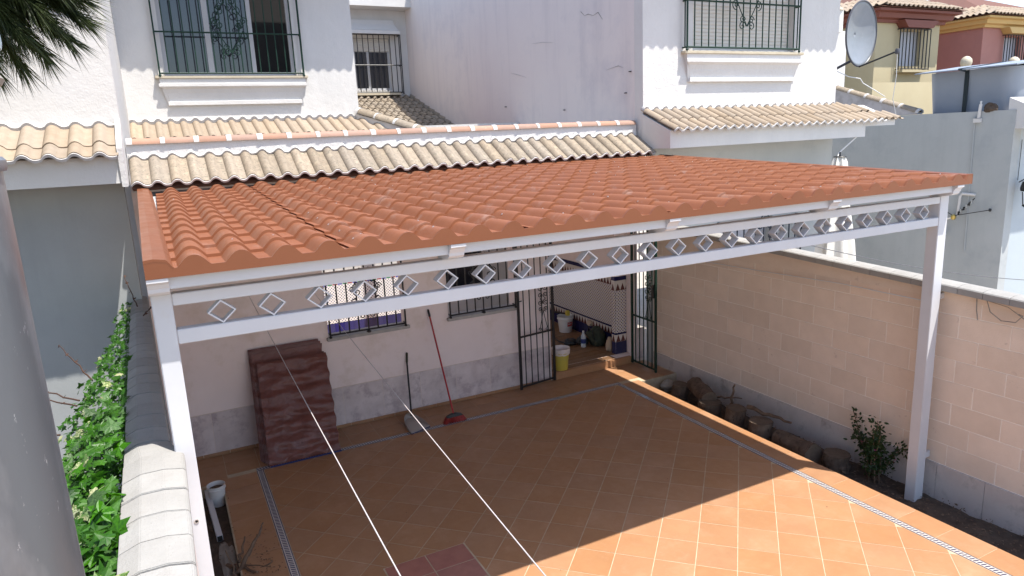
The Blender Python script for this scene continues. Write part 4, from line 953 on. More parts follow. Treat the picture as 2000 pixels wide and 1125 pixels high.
# --- in the doorway
def bucket(name, c, r0, r1, h, m, label, parts):
    t = thing(name, c, label, 'bucket')
    g = G(); g.lathe(c, [(r0*.98,0),(r0,.01),(r1*.97,h*.8),(r1*1.06,h*.82),(r1*1.06,h*.86),(r1,h*.87),(r1,h*.97),(r1*1.05,h),(r1*.98,h),(r1*.93,h*.95),(r0*.93,.02)], 28); obj('pail', g, m, t, smooth=True)
    return t
t = bucket('bucket', (6.92,11.55,.12), .125, .155, .33, M['plastic_white'], 'white bucket with a red label, deepest inside the doorway', 0)
g = G(); vs = []
for i in range(7):
    q = R(-105+i*9); 
    for z_, rr2 in ((.13,.1405),(.22,.150)): vs.append((6.92+rr2*math.cos(q), 11.55+rr2*math.sin(q), .12+z_))
g.add(vs, [(2*i,2*i+2,2*i+3,2*i+1) for i in range(6)]); obj('label', g, M['label_red'], t)
g = G(); g.tube([(6.76,11.55,.46),(6.70,11.42,.28),(6.76,11.40,.25)], .004, 5); obj('handle', g, M['plastic_white'], t)
t = thing('hand_tool', (6.9,11.55,.46), 'small yellow and black hand tool lying across the rim of the white bucket', 'tool')
g = G(); g.tube([(6.74,11.66,.53),(6.92,11.52,.49)], .02, 8); obj('grip', g, M['plastic_black'], t, smooth=True)
g = G(); g.box(6.90, 6.97, 11.44, 11.52, .46, .56); obj('head', g, M['plastic_yellow'], t, bevel=.008)
t = bucket('bucket', (5.66,9.63,.12), .115, .145, .36, M['plastic_yellow'], 'yellow bucket with a white bag liner on the door step', 0)
g = G(); n = 26; vs = []
for (rr2, z_, jj2) in ((.118,.30,.0),(.150,.27,.012),(.160,.345,.008),(.158,.375,.004),(.135,.365,.006),(.12,.27,.015)):
    for k in range(n):
        q = 2*PI*k/n; e = jj2*noise.noise(Vector((k*.7, z_*20, 2))); vs.append((5.66+(rr2+e)*math.cos(q), 9.63+(rr2+e)*math.sin(q), .12+z_+e*2))
g.add(vs, [(j*n+k, j*n+(k+1) % n, (j+1)*n+(k+1) % n, (j+1)*n+k) for j in range(1,5) for k in range(n)]); obj('bag_liner', g, M['bag_white'], t, smooth=80)
g = G(); g.lathe((5.66,9.63,.12+.27), [(.12,0),(.06,.02),(.001,.03)], 18); obj('rubbish', g, M['cloth_beige'], t, smooth=True)
t = thing('water_bottle', (6.64,10.45,.12), 'clear plastic water bottle with a blue label standing in front of the dark bags', 'bottle')
g = G(); g.lathe((6.64,10.45,.12), [(.04,0),(.048,.01),(.048,.05),(.044,.06),(.048,.07),(.048,.19),(.044,.215),(.03,.25),(.016,.275),(.016,.29)], 18); obj('body', g, M['bottle_plastic'], t, smooth=True)
g = G(); g.lathe((6.64,10.45,.12), [(.0487,.08),(.0487,.165)], 18, cap=False); obj('label', g, M['label_blue'], t, smooth=True)
g = G(); g.lathe((6.64,10.45,.12), [(.018,.285),(.018,.31),(.015,.314)], 12); obj('cap', g, M['plastic_white'], t)
def blob(name, c, rx, ry, rz_, mt, seed, parent=None, flat=True):
    bm = bmesh.new(); bmesh.ops.create_icosphere(bm, subdivisions=4, radius=1)
    for v in bm.verts:
        n_ = noise.noise(v.co*1.6+Vector((seed, 0, 0)))*.28+noise.noise(v.co*5+Vector((seed, 3, 0)))*.07
        v.co *= 1+n_; 
        if flat and v.co.z < -.75: v.co.z = -.75
        v.co = Vector((v.co.x*rx+c[0], v.co.y*ry+c[1], v.co.z*rz_+c[2]+rz_*.75))
    me = bpy.data.meshes.new(name); bm.to_mesh(me); bm.free(); me.materials.append(mt); me.shade_smooth()
    o = bpy.data.objects.new(name, me); col.objects.link(o); put(o, parent); return o
t = thing('duffel_bag', (6.93,10.45,.12), 'dark green work bag slumped against the patterned dado', 'bag')
blob('bag_body', (6.93,10.45,.12), .16, .20, .19, M['bag_green'], 3, t)
g = G(); g.tube([(6.80,10.32,.25),(6.77,10.33,.42),(6.80,10.5,.46),(6.83,10.6,.30)], .012, 6); obj('handle', g, M['plastic_black'], t, smooth=True)
tag(blob('rag', (6.93,10.66,.44), .06, .06, .06, M['cloth_beige'], 9), 'brown rag lying on top of the dark green work bag', 'cloth')
t = thing('tool_belt', (6.5,10.8,.12), 'black tool belt with a strap trailing over the floor behind the bottle', 'belt')
blob('pouch', (6.52,10.72,.12), .13, .10, .07, M['plastic_black'], 5, t)
g = G(); g.tube([(6.42,10.75,.16),(6.40,10.95,.15),(6.45,11.1,.13),(6.50,11.25,.128)], .012, 6); obj('strap', g, M['plastic_black'], t, smooth=True)
tag(blob('tool_pouch', (6.72,10.62,.12), .12, .12, .09, M['plastic_black'], 8), 'black pouch lying between the water bottle and the green bag', 'pouch')
tag(blob('sack', (6.90,9.98,.12), .07, .065, .15, M['cloth_beige'], 12), 'small beige sack standing by the tiled pier of the doorway', 'sack')
# --- left bed: metal bar, pot, stone, driftwood
t = thing('metal_profile', (.03,8.2,-.1), 'white square metal tube with a dark open end lying in the left bed', 'metal tube')
g = G(); d = Vector((.08,-1.62,0)).normalized(); s = Vector((-d.y, d.x, 0))*-.03
def bx(g, a, b, s, z0, z1):
    g.add([a-s+Vector((0,0,z0)),a+s+Vector((0,0,z0)),b+s+Vector((0,0,z0)),b-s+Vector((0,0,z0)),a-s+Vector((0,0,z1)),a+s+Vector((0,0,z1)),b+s+Vector((0,0,z1)),b-s+Vector((0,0,z1))],
          [(0,3,2,1),(4,5,6,7),(0,1,5,4),(1,2,6,5),(2,3,7,6),(3,0,4,7)])
a, b = Vector((.00,9.03,0)), Vector((.075,7.42,0))
bx(g, a, b, s, -.09, -.02); obj('tube', g, WP, t, bevel=.004)
g = G(); bx(g, b+Vector((0,-.001,0)), b+Vector((0,-.004,0)), s*.85, -.084, -.026); obj('open_end', g, M['dark_inside'], t)  # dark plate painted for the shade inside the hollow tube
t = bucket('planter_bucket', (.125,8.36,-.13), .075, .10, .26, M['plastic_white'], 'dirty white pot full of soil standing in the left bed', 0)
t['category'] = 'plant pot'
g = G(); g.lathe((.125,8.36,.08), [(.09,0),(.05,.012),(.002,.016)], 16); obj('soil', g, M['soil'], t, smooth=True)
tag(blob('stone_slab', (.12,7.05,-.16), .085, .38, .05, M['stone_grey'], 21), 'flat grey stone slab lying in the left bed below the metal tube', 'stone')
def stick(g, a, b, r, seed, n=7):
    a = Vector(a); b = Vector(b); pts = [a+(b-a)*i/n+Vector((noise.noise(Vector((seed,i*.8,0))),noise.noise(Vector((seed,i*.8,5))),noise.noise(Vector((seed,i*.8,9)))))*r*2.2*(1 if 0 < i < n else 0) for i in range(n+1)]
    g.tube(pts, [r*(1-.55*i/n) for i in range(n+1)], 7)
t = thing('driftwood_root', (.22,6.75,-.1), 'tangled dry root with a broken pale tip at the near end of the left bed', 'root')
g = G(); stick(g, (.12,6.6,-.08), (.42,6.72,.26), .028, 3); stick(g, (.2,6.75,0), (.3,7.0,.12), .016, 5); stick(g, (.10,6.9,-.08), (.34,6.40,.06), .022, 8); stick(g, (.15,6.55,-.08), (.50,6.55,.03), .014, 13); stick(g, (.2,6.4,-.08), (.1,6.8,.14), .013, 15); stick(g, (.25,6.6,.05), (.46,6.35,.10), .008, 18); stick(g, (.3,6.65,.1), (.40,6.9,.10), .006, 19)
obj('root_wood', g, M['dry_wood'], t, smooth=60)
g = G(); stick(g, (.40,6.713,.235), (.475,6.76,.35), .014, 3); obj('broken_tip', g, M['cut_wood'], t, smooth=60)
g = G()
for i in range(260):
    x_, y_ = (random.uniform(-.1,.24), random.uniform(5.9,8.5)) if random.random() < .5 else (random.gauss(.42,.09), random.gauss(6.6,.35))
    z_ = -.09 if x_ < .2 else .004; q = random.uniform(0, PI); s_ = random.uniform(.006,.02); zz = z_+random.uniform(0,.015)
    g.add([(x_-s_*math.cos(q),y_-s_*math.sin(q),zz),(x_+s_*.4*math.sin(q),y_-s_*.4*math.cos(q),zz+.004),(x_+s_*math.cos(q),y_+s_*math.sin(q),zz),(x_-s_*.4*math.sin(q),y_+s_*.4*math.cos(q),zz+.003)], [(0,1,2,3)])
tag(obj('leaf_litter', g, M['dry_wood'], kind='stuff'), 'dry leaf crumbs scattered round the root beside the left bed', 'leaf litter')
g = G()
for i in range(1500):
    x_, y_ = random.uniform(6.62,7.32), random.uniform(2,8.6); z_ = -.175; q = random.uniform(0, PI); s_ = random.uniform(.006,.024)*(1.2 if y_ > 5 else 1); zz = z_+random.uniform(0,.03)
    g.add([(x_-s_*math.cos(q),y_-s_*math.sin(q),zz),(x_+s_*.4*math.sin(q),y_-s_*.4*math.cos(q),zz+.008),(x_+s_*math.cos(q),y_+s_*math.sin(q),zz),(x_-s_*.4*math.sin(q),y_+s_*.4*math.cos(q),zz+.005)], [(0,1,2,3)])
tag(obj('leaf_litter', g, M['dry_wood'], kind='stuff'), 'dry leaves and wood chips strewn over the soil of the right bed', 'leaf litter')
g = G()
for i in range(110):
    x_, y_ = random.uniform(.75,6.5), random.uniform(4.2,9.4); q = random.uniform(0, PI); s_ = random.uniform(.003,.010)
    g.add([(x_-s_*math.cos(q),y_-s_*math.sin(q),.003),(x_+s_*.5*math.sin(q),y_-s_*.5*math.cos(q),.006),(x_+s_*math.cos(q),y_+s_*math.sin(q),.003),(x_-s_*.5*math.sin(q),y_+s_*.5*math.cos(q),.005)], [(0,1,2,3)])
tag(obj('crumbs', g, M['dry_wood'], kind='stuff'), 'small crumbs of dirt scattered over the terrace tiles', 'litter')
# --- logs in the right bed
def log(a, b, r, seed, label, r2=None, name='log'):
    a = Vector(a); b = Vector(b); t = thing(name, tuple(a), label, 'log', 'logs stacked in the bed along the block wall')
    d = (b-a).normalized(); s = d.orthogonal().normalized(); u = d.cross(s); g = G(); n = 44; m = 12; r2 = r2 or r
    def rad(k, j): return (r+(r2-r)*j/m)*(1+.16*noise.noise(Vector((math.cos(2*PI*k/n)*1.2+seed, math.sin(2*PI*k/n)*1.2, j*.22)))+.11*noise.noise(Vector((math.cos(2*PI*k/n)*6+seed, math.sin(2*PI*k/n)*5, j*.9))))
    for j in range(m+1):
        for k in range(n):
            q = 2*PI*k/n; g.v.append(tuple(a+(b-a)*j/m+(s*math.cos(q)+u*math.sin(q))*rad(k, j)))
    g.f += [(j*n+k, j*n+(k+1) % n, (j+1)*n+(k+1) % n, (j+1)*n+k) for j in range(m) for k in range(n)]
    obj('bark', g, M['bark'], t, smooth=50)
    for (c, j, sg) in ((a, 0, -1), (b, m, 1)):
        g = G(); g.v = [tuple(c+d*sg*.004)]+[tuple(c+(s*math.cos(2*PI*k/n)+u*math.sin(2*PI*k/n))*rad(k, j)*.985+d*sg*.002) for k in range(n)]
        g.f = [(0, 1+k, 1+(k+1) % n) for k in range(n)]; obj('cut_face', g, M['cut_wood'], t)
zb = -.21
log((6.93,8.12,zb), (6.95,8.10,zb+.26), .13, 1, 'small upright stump farthest along the bed, beside the dark stone')
log((7.10,7.95,zb+.28), (6.88,7.38,zb+.26), .12, 2, 'thick pale log lying across the top of the row of stumps', name='log')
log((6.86,7.38,zb), (6.87,7.36,zb+.24), .16, 3, 'stout stump with cracked bark in front of the pale lying log')
log((6.86,6.86,zb), (6.88,6.84,zb+.31), .135, 4, 'upright stump with a splintered top next to the bare branch')
log((6.86,6.38,zb), (6.86,6.37,zb+.29), .15, 5, 'upright stump between the splintered one and the lying round log')
log((6.93,6.12,zb+.12), (6.86,5.50,zb+.14), .115, 6, 'lying log with rough bark and its round sawn end facing the camera', .135)
log((7.0,5.28,zb), (7.0,5.28,zb+.22), .15, 7, 'dark flat topped stump at the near end of the row')
tag(blob('dark_stone', (7.02,8.50,-.2), .13, .10, .10, M['stone_grey'], 31), 'dark stone at the far corner of the right bed near the gate', 'stone')
for (a, b, r, sd, lb) in (((7.05,7.15,-.1),(7.02,7.02,.36),.026,2,'bare upright branch stub leaning on the block wall above the stumps'),
                          ((7.1,7.5,-.0),(7.2,7.05,.10),.018,4,'thin dry stick lying behind the splintered stump'),
                          ((7.0,6.75,.12),(7.05,6.02,.13),.034,6,'thick dry branch lying over the tops of the two middle stumps')):
    g = G(); stick(g, a, b, r, sd, 8); tag(obj('branch', g, M['dry_wood'], smooth=60), lb, 'branch')

# ================================================================ PLANTS
def leaf_mesh(name, kind, mt):
    g = G()
    if kind == 'ivy':
        o_ = [(0,-.0),(.18,-.10),(.42,-.06),(.36,.14),(.62,.34),(.34,.42),(.22,.52),(0,1.0),(-.22,.52),(-.34,.42),(-.62,.34),(-.36,.14),(-.42,-.06),(-.18,-.10)]
    else: o_ = [(0,0),(.2,.2),(.26,.5),(.16,.8),(0,1.05),(-.16,.8),(-.26,.5),(-.2,.2)]
    c = (0, .32, .0); pts = [(x, y, -.10*(x*x*2)-.12*max(y-.3,0)**2-.05*(x != 0)+.03*((i % 2)*2-1)) for i, (x, y) in enumerate(o_)]
    g.add([c]+pts+[(0,.65,-.01)], [(0, 1+i, 1+(i+1) % len(pts)) for i in range(len(pts))])
    g.add([(-.012,0,-.02),(.012,0,-.02),(.006,-.5,-.12),(-.006,-.5,-.12)], [(0,1,2,3)])
    me = g.mesh(name); me.materials.append(mt); return me
ivA = leaf_mesh('leaf', 'ivy', M['ivy']); ivB = leaf_mesh('leaf', 'ivy', M['ivy_pale'])
IV = thing('ivy', (-.6, 5, 1.0), 'variegated green ivy climbing the left face of the boundary wall', 'ivy')
def ivx(y):   # outer reach from wall
    return np.interp(y, [2.0,3.5,4.6,5.6,6.2,7.0,8.0,9.2], [.62,.60,.55,.52,.50,.36,.20,.08])
def ivpos(depth):
    y = random.uniform(2.2, 9.3)**1.0
    if random.random() < .35: y = random.uniform(2.3, 5.6)
    wl, _ = lw(y); rch = float(ivx(y)); u = random.random()
    out = rch*u*depth; top = 2.30-.9*(out/ max(rch,.01))**2*rch*1.1 if True else 0
    x = wl-.01-out; z = top-random.uniform(0,.25)*(1-u*.3)+.06*noise.noise(Vector((x*6, y*3, 1)))-(.0 if y < 8 else .0)
    lump = .10*noise.noise(Vector((y*1.7, x*2, 7)))
    return Vector((x-lump*.5, y, z+lump))
def leafM(p, s, tilt=.9):
    rx = Matrix.Rotation(random.gauss(.25,.45), 4, 'X'); ry = Matrix.Rotation(random.gauss(-.45,.45), 4, 'Y'); rz2 = Matrix.Rotation(random.uniform(0,2*PI), 4, 'Z')
    return Matrix.Translation(p) @ ry @ rx @ rz2 @ Matrix.Scale(s, 4)
cand = []
for i in range(420):
    p = ivpos(1.05); cand.append(p)
cand.sort(key=lambda p: p.y)
for i, p in enumerate(cand[:290]):
    s = random.uniform(.06,.095)*float(np.interp(p.y, [2.3,4,5.5,9], [1.7,1.45,1.05,.75]))
    p = p+Vector((0,0,.05)); obj('leaf', ivB if noise.noise(p*2.2+Vector((3,1,0))) > .25 else ivA, None, IV, M=leafM(p, s))
for (mt, me_src, N_, nm) in (('ivy', ivA, 3600, 'foliage'), ('ivy_pale', ivB, 900, 'foliage')):
    lv = [Vector(v.co) for v in me_src.vertices]; lf = [tuple(f.vertices) for f in me_src.polygons]; g = G()
    for i in range(N_):
        p = ivpos(1.0)
        if nm == 'foliage' and mt == 'ivy' and i % 2: p.z -= random.uniform(.1,.7); p.x -= random.uniform(-.1,.1)
        if mt == 'ivy_pale' and noise.noise(p*2.2+Vector((3,1,0))) < .2: continue
        if p.y > 7.6 and random.random() < .3: continue
        m_ = leafM(p, random.uniform(.045,.08)*float(np.interp(p.y, [2.3,4,5.5,9], [1.35,1.2,.9,.65]))); g.add([m_ @ v for v in lv], lf)
    obj(nm, g, M[mt], IV, kind='stuff')
g = G()
for (a, b, sd) in (((-.75,5.9,2.2),(-1.15,6.1,2.35),1),((-.8,6.1,2.1),(-1.2,6.5,2.15),2),((-.7,6.4,2.2),(-.95,6.9,2.42),3),((-.85,5.5,2.1),(-1.25,5.6,2.12),4),((-.4,8.8,2.3),(-.5,9.1,2.62),5),((-.33,8.2,2.31),(-.25,8.0,2.42),7)):
    stick(g, a, b, .007, sd, 8)
    for k in range(4):
        p = Vector(a)+(Vector(b)-Vector(a))*(k+1)/4; m_ = leafM(p, .035); g.add([m_ @ v for v in lv], lf)
obj('trailing_stem', g, M['brown_dark'], IV, kind='stuff')
# --- shrub by the right post
SH = thing('shrub', (7.12,4.85,-.2), 'small dark leaved shrub with a few pink flowers beside the right pergola post', 'shrub')
g = G(); stems = []
for i in range(11):
    a = Vector((7.12+random.uniform(-.06,.06), 4.85+random.uniform(-.08,.08), -.2)); b = Vector((7.10+random.uniform(-.17,.16), 4.88+random.uniform(-.33,.38), random.uniform(.25,.68)))
    stick(g, a, b, .010, i+20, 6); stems.append((a, b))
obj('stem', g, M['dry_wood'], SH, smooth=60)
slm = leaf_mesh('leaf', 'oval', M['shrub_leaf']); slv = [Vector(v.co) for v in slm.vertices]; slf = [tuple(f.vertices) for f in slm.polygons]; g = G()
for i in range(900):
    a, b = random.choice(stems); tt = random.uniform(.3,1.03); p = a+(b-a)*tt+Vector((random.gauss(0,.035),random.gauss(0,.035),random.gauss(0,.03)))
    m_ = leafM(p, random.uniform(.03,.062)); g.add([m_ @ v for v in slv], slf)
obj('foliage', g, M['shrub_leaf'], SH, kind='stuff')
g = G()
for i in range(9):
    a, b = random.choice(stems); p = a+(b-a)*random.uniform(.5,.8)+Vector((-.05,-.04,0)); m_ = leafM(p, .02); g.add([m_ @ v for v in slv], slf)
obj('flower', g, mat('petal', (.35,.04,.14), rough=.6), SH)
# --- pine branch hanging in at the top left, close to the camera
PN = thing('pine_tree', (-1.2, 3.2, -.42), 'pine tree whose long needled branch hangs into the view at the top left corner', 'tree')
g = G(); g.tube([(-2.3,2.6,-.42),(-2.28,2.62,1.5),(-2.2,2.7,3.4),(-2.1,2.7,5.5),(-2.15,2.6,7)], [.17,.15,.13,.11,.07], 14); obj('trunk', g, M['bark'], PN, smooth=60)
twigs = []; g = G()
root = Vector((-2.15,2.7,5.0))
hub = Vector((-.66,3.5,4.86)); stick(g, root, hub, .035, 41, 10)
tips = [(-.62,3.50,4.26),(-.50,3.5,4.28),(-.40,3.48,4.31),(-.30,3.42,4.36),(-.20,3.36,4.42),(-.13,3.35,4.50),(-.12,3.34,4.58),(-.13,3.3,4.68),(-.52,3.65,4.40),(-.40,3.62,4.46),(-.28,3.55,4.50),(-.20,3.5,4.58),(-.36,3.3,4.42),(-.50,3.3,4.36),(-.28,3.25,4.52),(-.20,3.22,4.62),(-.3,3.6,4.7),(-.44,3.4,4.62),(-.55,3.6,4.55),(-.7,3.4,4.3),(-.7,3.6,4.4),(-.35,3.45,4.55),(-.42,3.35,4.5),(-.25,3.4,4.62)]
tips = tips+[tuple(Vector(t_)*.78+Vector(hub)*.22+Vector((random.uniform(-.04,.06),random.uniform(-.12,.12),random.uniform(-.03,.06)))) for t_ in tips]+[(-.75,3.5,4.34),(-.8,3.45,4.42),(-.6,3.4,4.5),(-.1,3.3,4.75),(-.05,3.3,4.85),(-.2,3.4,4.8),(-.4,3.4,4.75)]
for i, tp in enumerate(tips):
    tp = Vector(tp); tp = tp+(tp-hub).normalized()*-.07; b0 = hub+(tp-hub)*.15+Vector((random.uniform(-.03,.03),random.uniform(-.05,.05),random.uniform(0,.08))); stick(g, b0, tp, .006, i+60, 6); twigs.append((b0, tp))
obj('branch', g, M['bark'], PN, smooth=60)
g = G()
for (a, b) in twigs:
    d = (b-a); L_ = d.length; d.normalize(); e1 = d.orthogonal().normalized(); e2 = d.cross(e1)
    for k in range(430):
        s = random.random()**.7; p = a+(b-a)*s; q = random.uniform(0,2*PI); spread = random.uniform(.12,.62)
        v = (d*1.0+(e1*math.cos(q)+e2*math.sin(q))*spread).normalized(); v = (v+Vector((0,0,-.12))).normalized(); ln = random.uniform(.09,.17)
        w_ = v.cross(Vector((random.uniform(-1,1),random.uniform(-1,1),random.uniform(-1,1)))).normalized()*.0016; w2 = v.cross(w_).normalized()*.0016
        mdl = p+v*ln*.55+Vector((0,0,.004)); tpn = p+v*ln
        n0 = len(g.v); g.v += [tuple(p-w_),tuple(p+w_),tuple(p+w2),tuple(mdl-w_),tuple(mdl+w_),tuple(mdl+w2),tuple(tpn)]
        g.f += [(n0,n0+1,n0+4,n0+3),(n0+1,n0+2,n0+5,n0+4),(n0+2,n0,n0+3,n0+5),(n0+3,n0+4,n0+6),(n0+4,n0+5,n0+6),(n0+5,n0+3,n0+6)]
obj('needles', g, M['needle'], PN, kind='stuff')

g = G()   # unseen crown, added to block sky light from the left house wall
for i in range(14000):
    q = random.uniform(0,2*PI); r_c = 2.8*random.random()**.5; zc = random.uniform(4.7,8.8)
    c = Vector((-4.0+r_c*math.cos(q)*(1.15-abs(zc-6.5)*.2), 4.0+r_c*math.sin(q)*1.5*(1.15-abs(zc-6.5)*.2), zc))
    if c.x > -1.8: continue
    a = Vector((random.gauss(0,1),random.gauss(0,1),random.gauss(0,1))).normalized()*random.uniform(.15,.38); b = a.cross(Vector((random.gauss(0,1),random.gauss(0,1),random.gauss(0,1)))).normalized()*random.uniform(.03,.10)
    g.add([c-a-b*.3, c-a*.2-b, c+a, c-a*.2+b], [(0,1,2,3)])
obj('crown', g, M['needle'], PN, kind='stuff')

# ================================================================ STREET FURNITURE AND SMALL THINGS
PL = thing('lamp_post', (-.30,1.2,-.42), 'thick galvanised steel lamp post standing very close at the left edge', 'lamp post')
g = G(); g.lathe((-.30,1.2,0), [(.125,-.42),(.118,1.5),(.110,3.3),(.108,3.9),(.107,4.03),(.100,4.035)], 48); obj('pole', g, M['galvanised'], PL, smooth=True)
g = G(); g.lathe((-.30,1.2,0), [(.112,3.985),(.114,3.99),(.114,4.0),(.110,4.005)], 40); obj('weld_ring', g, M['galvanised'], PL, smooth=True)
g = G(); vs = []
for i in range(9):
    q = R(-58+i*2.2)
    for z_ in (3.885+.004*math.sin(i*2.3), 3.955+.006*math.sin(i*1.7)): vs.append((-.30+.1092*math.cos(q), 1.2+.1092*math.sin(q), z_))
g.add(vs, [(2*i,2*i+2,2*i+3,2*i+1) for i in range(8)]); obj('sticker_residue', g, M['cloth_beige'], PL)
g = G(); g.lathe((-.30,1.24,4.035), [(.06,0),(.06,.05),(.12,.07),(.125,.078),(.12,.085),(.09,.09),(.085,.12)], 32); obj('fitting', g, M['stone_grey'], PL, smooth=True)
g = G(); g.lathe((-.30,1.24,4.155), [(.128,0),(.130,.01),(.128,.06),(.11,.10),(.06,.13),(.01,.14)], 32); obj('lamp_shade', g, M['lamp_blue'], PL, smooth=True)
for (a, b, lb) in (((.87,9.52,2.10),(.622,2.069,2.371),'left of the two pale ropes stretched over the terrace'),((1.70,9.52,2.04),(1.177,1.969,2.254),'right of the two pale ropes stretched over the terrace')):
    a = Vector(a); b = Vector(b); n = 40; b = b+(b-a)*.12
    pts = [a+(b-a)*i/n+Vector((.0,0,-.02*4*(i/n)*(1-i/n))) for i in range(n+1)]
    g = G(); g.tube(pts, .0031, 7); tag(obj('rope', g, M['rope'], smooth=True), lb, 'rope')
# satellite dish
DS = thing('satellite_dish', (14.4,10.6,4.2), 'large grey satellite dish on a pole behind the capped wall of the right townhouse', 'satellite dish')
dc = Vector((13.80,10.6,5.82)); nrm = Vector((-.22,-1,.28)).normalized(); nrm = Vector((-.62,-.62,.18)).normalized()
nrm = Vector((.16,-.97,-.03)).normalized()
s = nrm.cross(Vector((0,0,1))).normalized(); u = s.cross(nrm).normalized()
def dpt(rn, q, off=0): 
    return dc+s*(.62*rn*math.cos(q))+u*(.66*rn*math.sin(q))+nrm*(.16*rn*rn+off)
g = G(); n = 48; m = 10
for j in range(m+1):
    for k in range(n): g.v.append(tuple(dpt(j/m if j else .01, 2*PI*k/n)))
g.f += [(j*n+k, j*n+(k+1) % n, (j+1)*n+(k+1) % n, (j+1)*n+k) for j in range(m) for k in range(n)]
o = obj('reflector', g, M['dish'], DS, smooth=True)
o.data.polygons.foreach_set('use_smooth', [True]*len(o.data.polygons))
md = o.modifiers.new('thickness', 'SOLIDIFY'); md.thickness = .012
g = G(); g.tube([tuple(dpt(1.0, 2*PI*k/n)) for k in range(n+1)], .02, 8, cap=False); obj('rim', g, M['dish_dark'], DS, smooth=True)
g = G(); g.tube([(13.55,10.85,3.9),(13.55,10.85,5.6)], .035, 10); obj('pole', g, M['dish_dark'], DS, smooth=True)
g = G(); g.tube([(13.35,10.75,5.12),(13.6,10.85,5.14),(13.95,10.75,5.3)], .03, 8); g.box(13.3,13.42,10.7,10.8,5.06,5.18); obj('bracket', g, M['dish_dark'], DS)
lo_ = dpt(1.02, -PI/2); hi_ = dc+nrm*.95-u*.42
g = G(); g.tube([tuple(lo_), tuple(lo_+(hi_-lo_)*1.0)], .018, 8); obj('arm', g, M['iron'], DS)
g = G(); g.lathe(tuple(hi_+Vector((0,0,0))), [(.03,-.06),(.05,-.04),(.05,.02),(.035,.05)], 12); obj('receiver', g, M['dish_dark'], DS, smooth=True)
pts = [hi_, hi_+Vector((.02,0,-.5)), hi_+Vector((.1,.1,-.95)), hi_+Vector((.25,.1,-1.3))]
g = G(); g.tube(pts, .008, 5); obj('cable', g, M['cable_white'], DS)
g = G(); g.tube([(13.35,10.7,5.1),(13.7,10.6,4.95),(13.95,10.5,4.9),(13.98,10.45,4.8),(14.3,10.35,4.62),(14.6,10.35,4.5)], .01, 5); obj('cable', g, M['cable_white'], DS)
# water tank with strap
TK = thing('water_tank', (16.2,9,4.06), 'large grey plastic water tank strapped under its flat lid at the right edge', 'water tank')
g = G()
def rbox(x0, x1, y0, y1, z0, z1, r, taper):
    prof = []
    for (cx, cy, a0) in ((x1-r,y0+r,-PI/2),(x1-r,y1-r,0),(x0+r,y1-r,PI/2),(x0+r,y0+r,PI)):
        for k in range(6): q = a0+PI/2*k/5; prof.append((cx+r*math.cos(q), cy+r*math.sin(q)))
    n = len(prof); mx, my = (x0+x1)/2, (y0+y1)/2
    rings = [(z0, 1-taper), (z0+.05, 1-taper*.9), (z1-.02, 1), (z1, 1)]
    g = G()
    for (z, f) in rings: g.v += [(mx+(x-mx)*f, my+(y-my)*f, z) for x, y in prof]
    g.f += [(j*n+k, j*n+(k+1) % n, (j+1)*n+(k+1) % n, (j+1)*n+k) for j in range(3) for k in range(n)]+[tuple(range(n))[::-1], tuple(range(3*n, 4*n))]
    return g
obj('tank_body', rbox(15.30, 19.0, 8.10, 9.90, 4.062, 4.93, .28, .05), M['tank_grey'], TK, smooth=True)
g = G(); g.prism([(15.05,4.95),(16.6,5.10),(18.8,4.98),(18.8,4.95),(16.6,5.06),(15.05,4.925)], lambda p, q, t: (p, t, q), 7.95, 10.0); obj('lid', g, M['tank_grey'], TK)
g = G(); g.box(15.29,15.31,8.98,9.06,4.06,4.93); obj('strap', g, M['strap_black'], TK)
g = G(); g.prism([(15.05,4.955),(16.6,5.105),(16.6,5.115),(15.045,4.965),(15.03,4.93),(15.28,4.90),(15.28,4.90)], lambda p, q, t: (p, t, q), 8.98, 9.06); obj('strap', g, M['strap_black'], TK)
tag(blob('scrub_pad', (14.95+.1,8.35,4.05), .10,.12,.11, M['soil'], 40), 'brown bird nest like tuft on the wall top in front of the tank', 'tuft')
TP = thing('tap', (15.0,8.5,3.95), 'white pipe end and clip on the top of the blue grey wall beside the tuft', 'pipe')
g = G(); g.tube([(14.97,8.52,3.95),(14.97,8.50,4.22)], .03, 8); g.tube([(14.97,8.50,4.22),(14.97,8.50,4.28)], .018, 8); obj('pipe', g, M['plastic_white'], TP, smooth=True)
g = G(); g.box(14.93,14.99,8.46,8.60,3.86,3.94); obj('clip', g, M['plastic_white'], TP)
PI_ = thing('wall_pipe', (14.97,8.6,2.0), 'white bent pipe with a small chrome spotlight beside the right pergola post', 'pipe')
g = G(); g.tube([(14.985,8.44,2.40),(14.94,8.68,2.42),(14.94,8.72,2.36),(14.94,8.74,1.95)], .028, 8); obj('pipe', g, M['plastic_white'], PI_, smooth=True)
g = G(); g.lathe((14.9,8.80,1.92), [(.03,-.05),(.05,-.02),(.05,.03),(.02,.06)], 12); obj('joint', g, M['brass'], PI_, smooth=True)
g = G(); g.tube([(14.9,8.80,1.92),(14.88,8.98,1.86),(14.88,9.02,1.72)], .022, 8); g.lathe((14.86,9.0,1.56), [(.10,-.02),(.08,.02),(.04,.06),(.05,.11),(.04,.16)], 14); obj('spotlight', g, M['metal_screw'], PI_, smooth=True)
AN = thing('clothes_airer', (14.9,8.5,1.95), 'thin black wire rods with clips on the shaded wall beside the right post', 'wire rack')
g = G(); g.tube([(14.95,9.1,2.08),(14.9,8.8,1.95),(14.93,8.1,2.12)], .009, 6); g.tube([(14.93,8.72,2.0),(14.93,8.42,2.34)], .010, 6); g.lathe((14.93,8.1,2.12), [(.02,-.03),(.03,0),(.02,.03)], 8); obj('rod', g, M['iron'], AN)
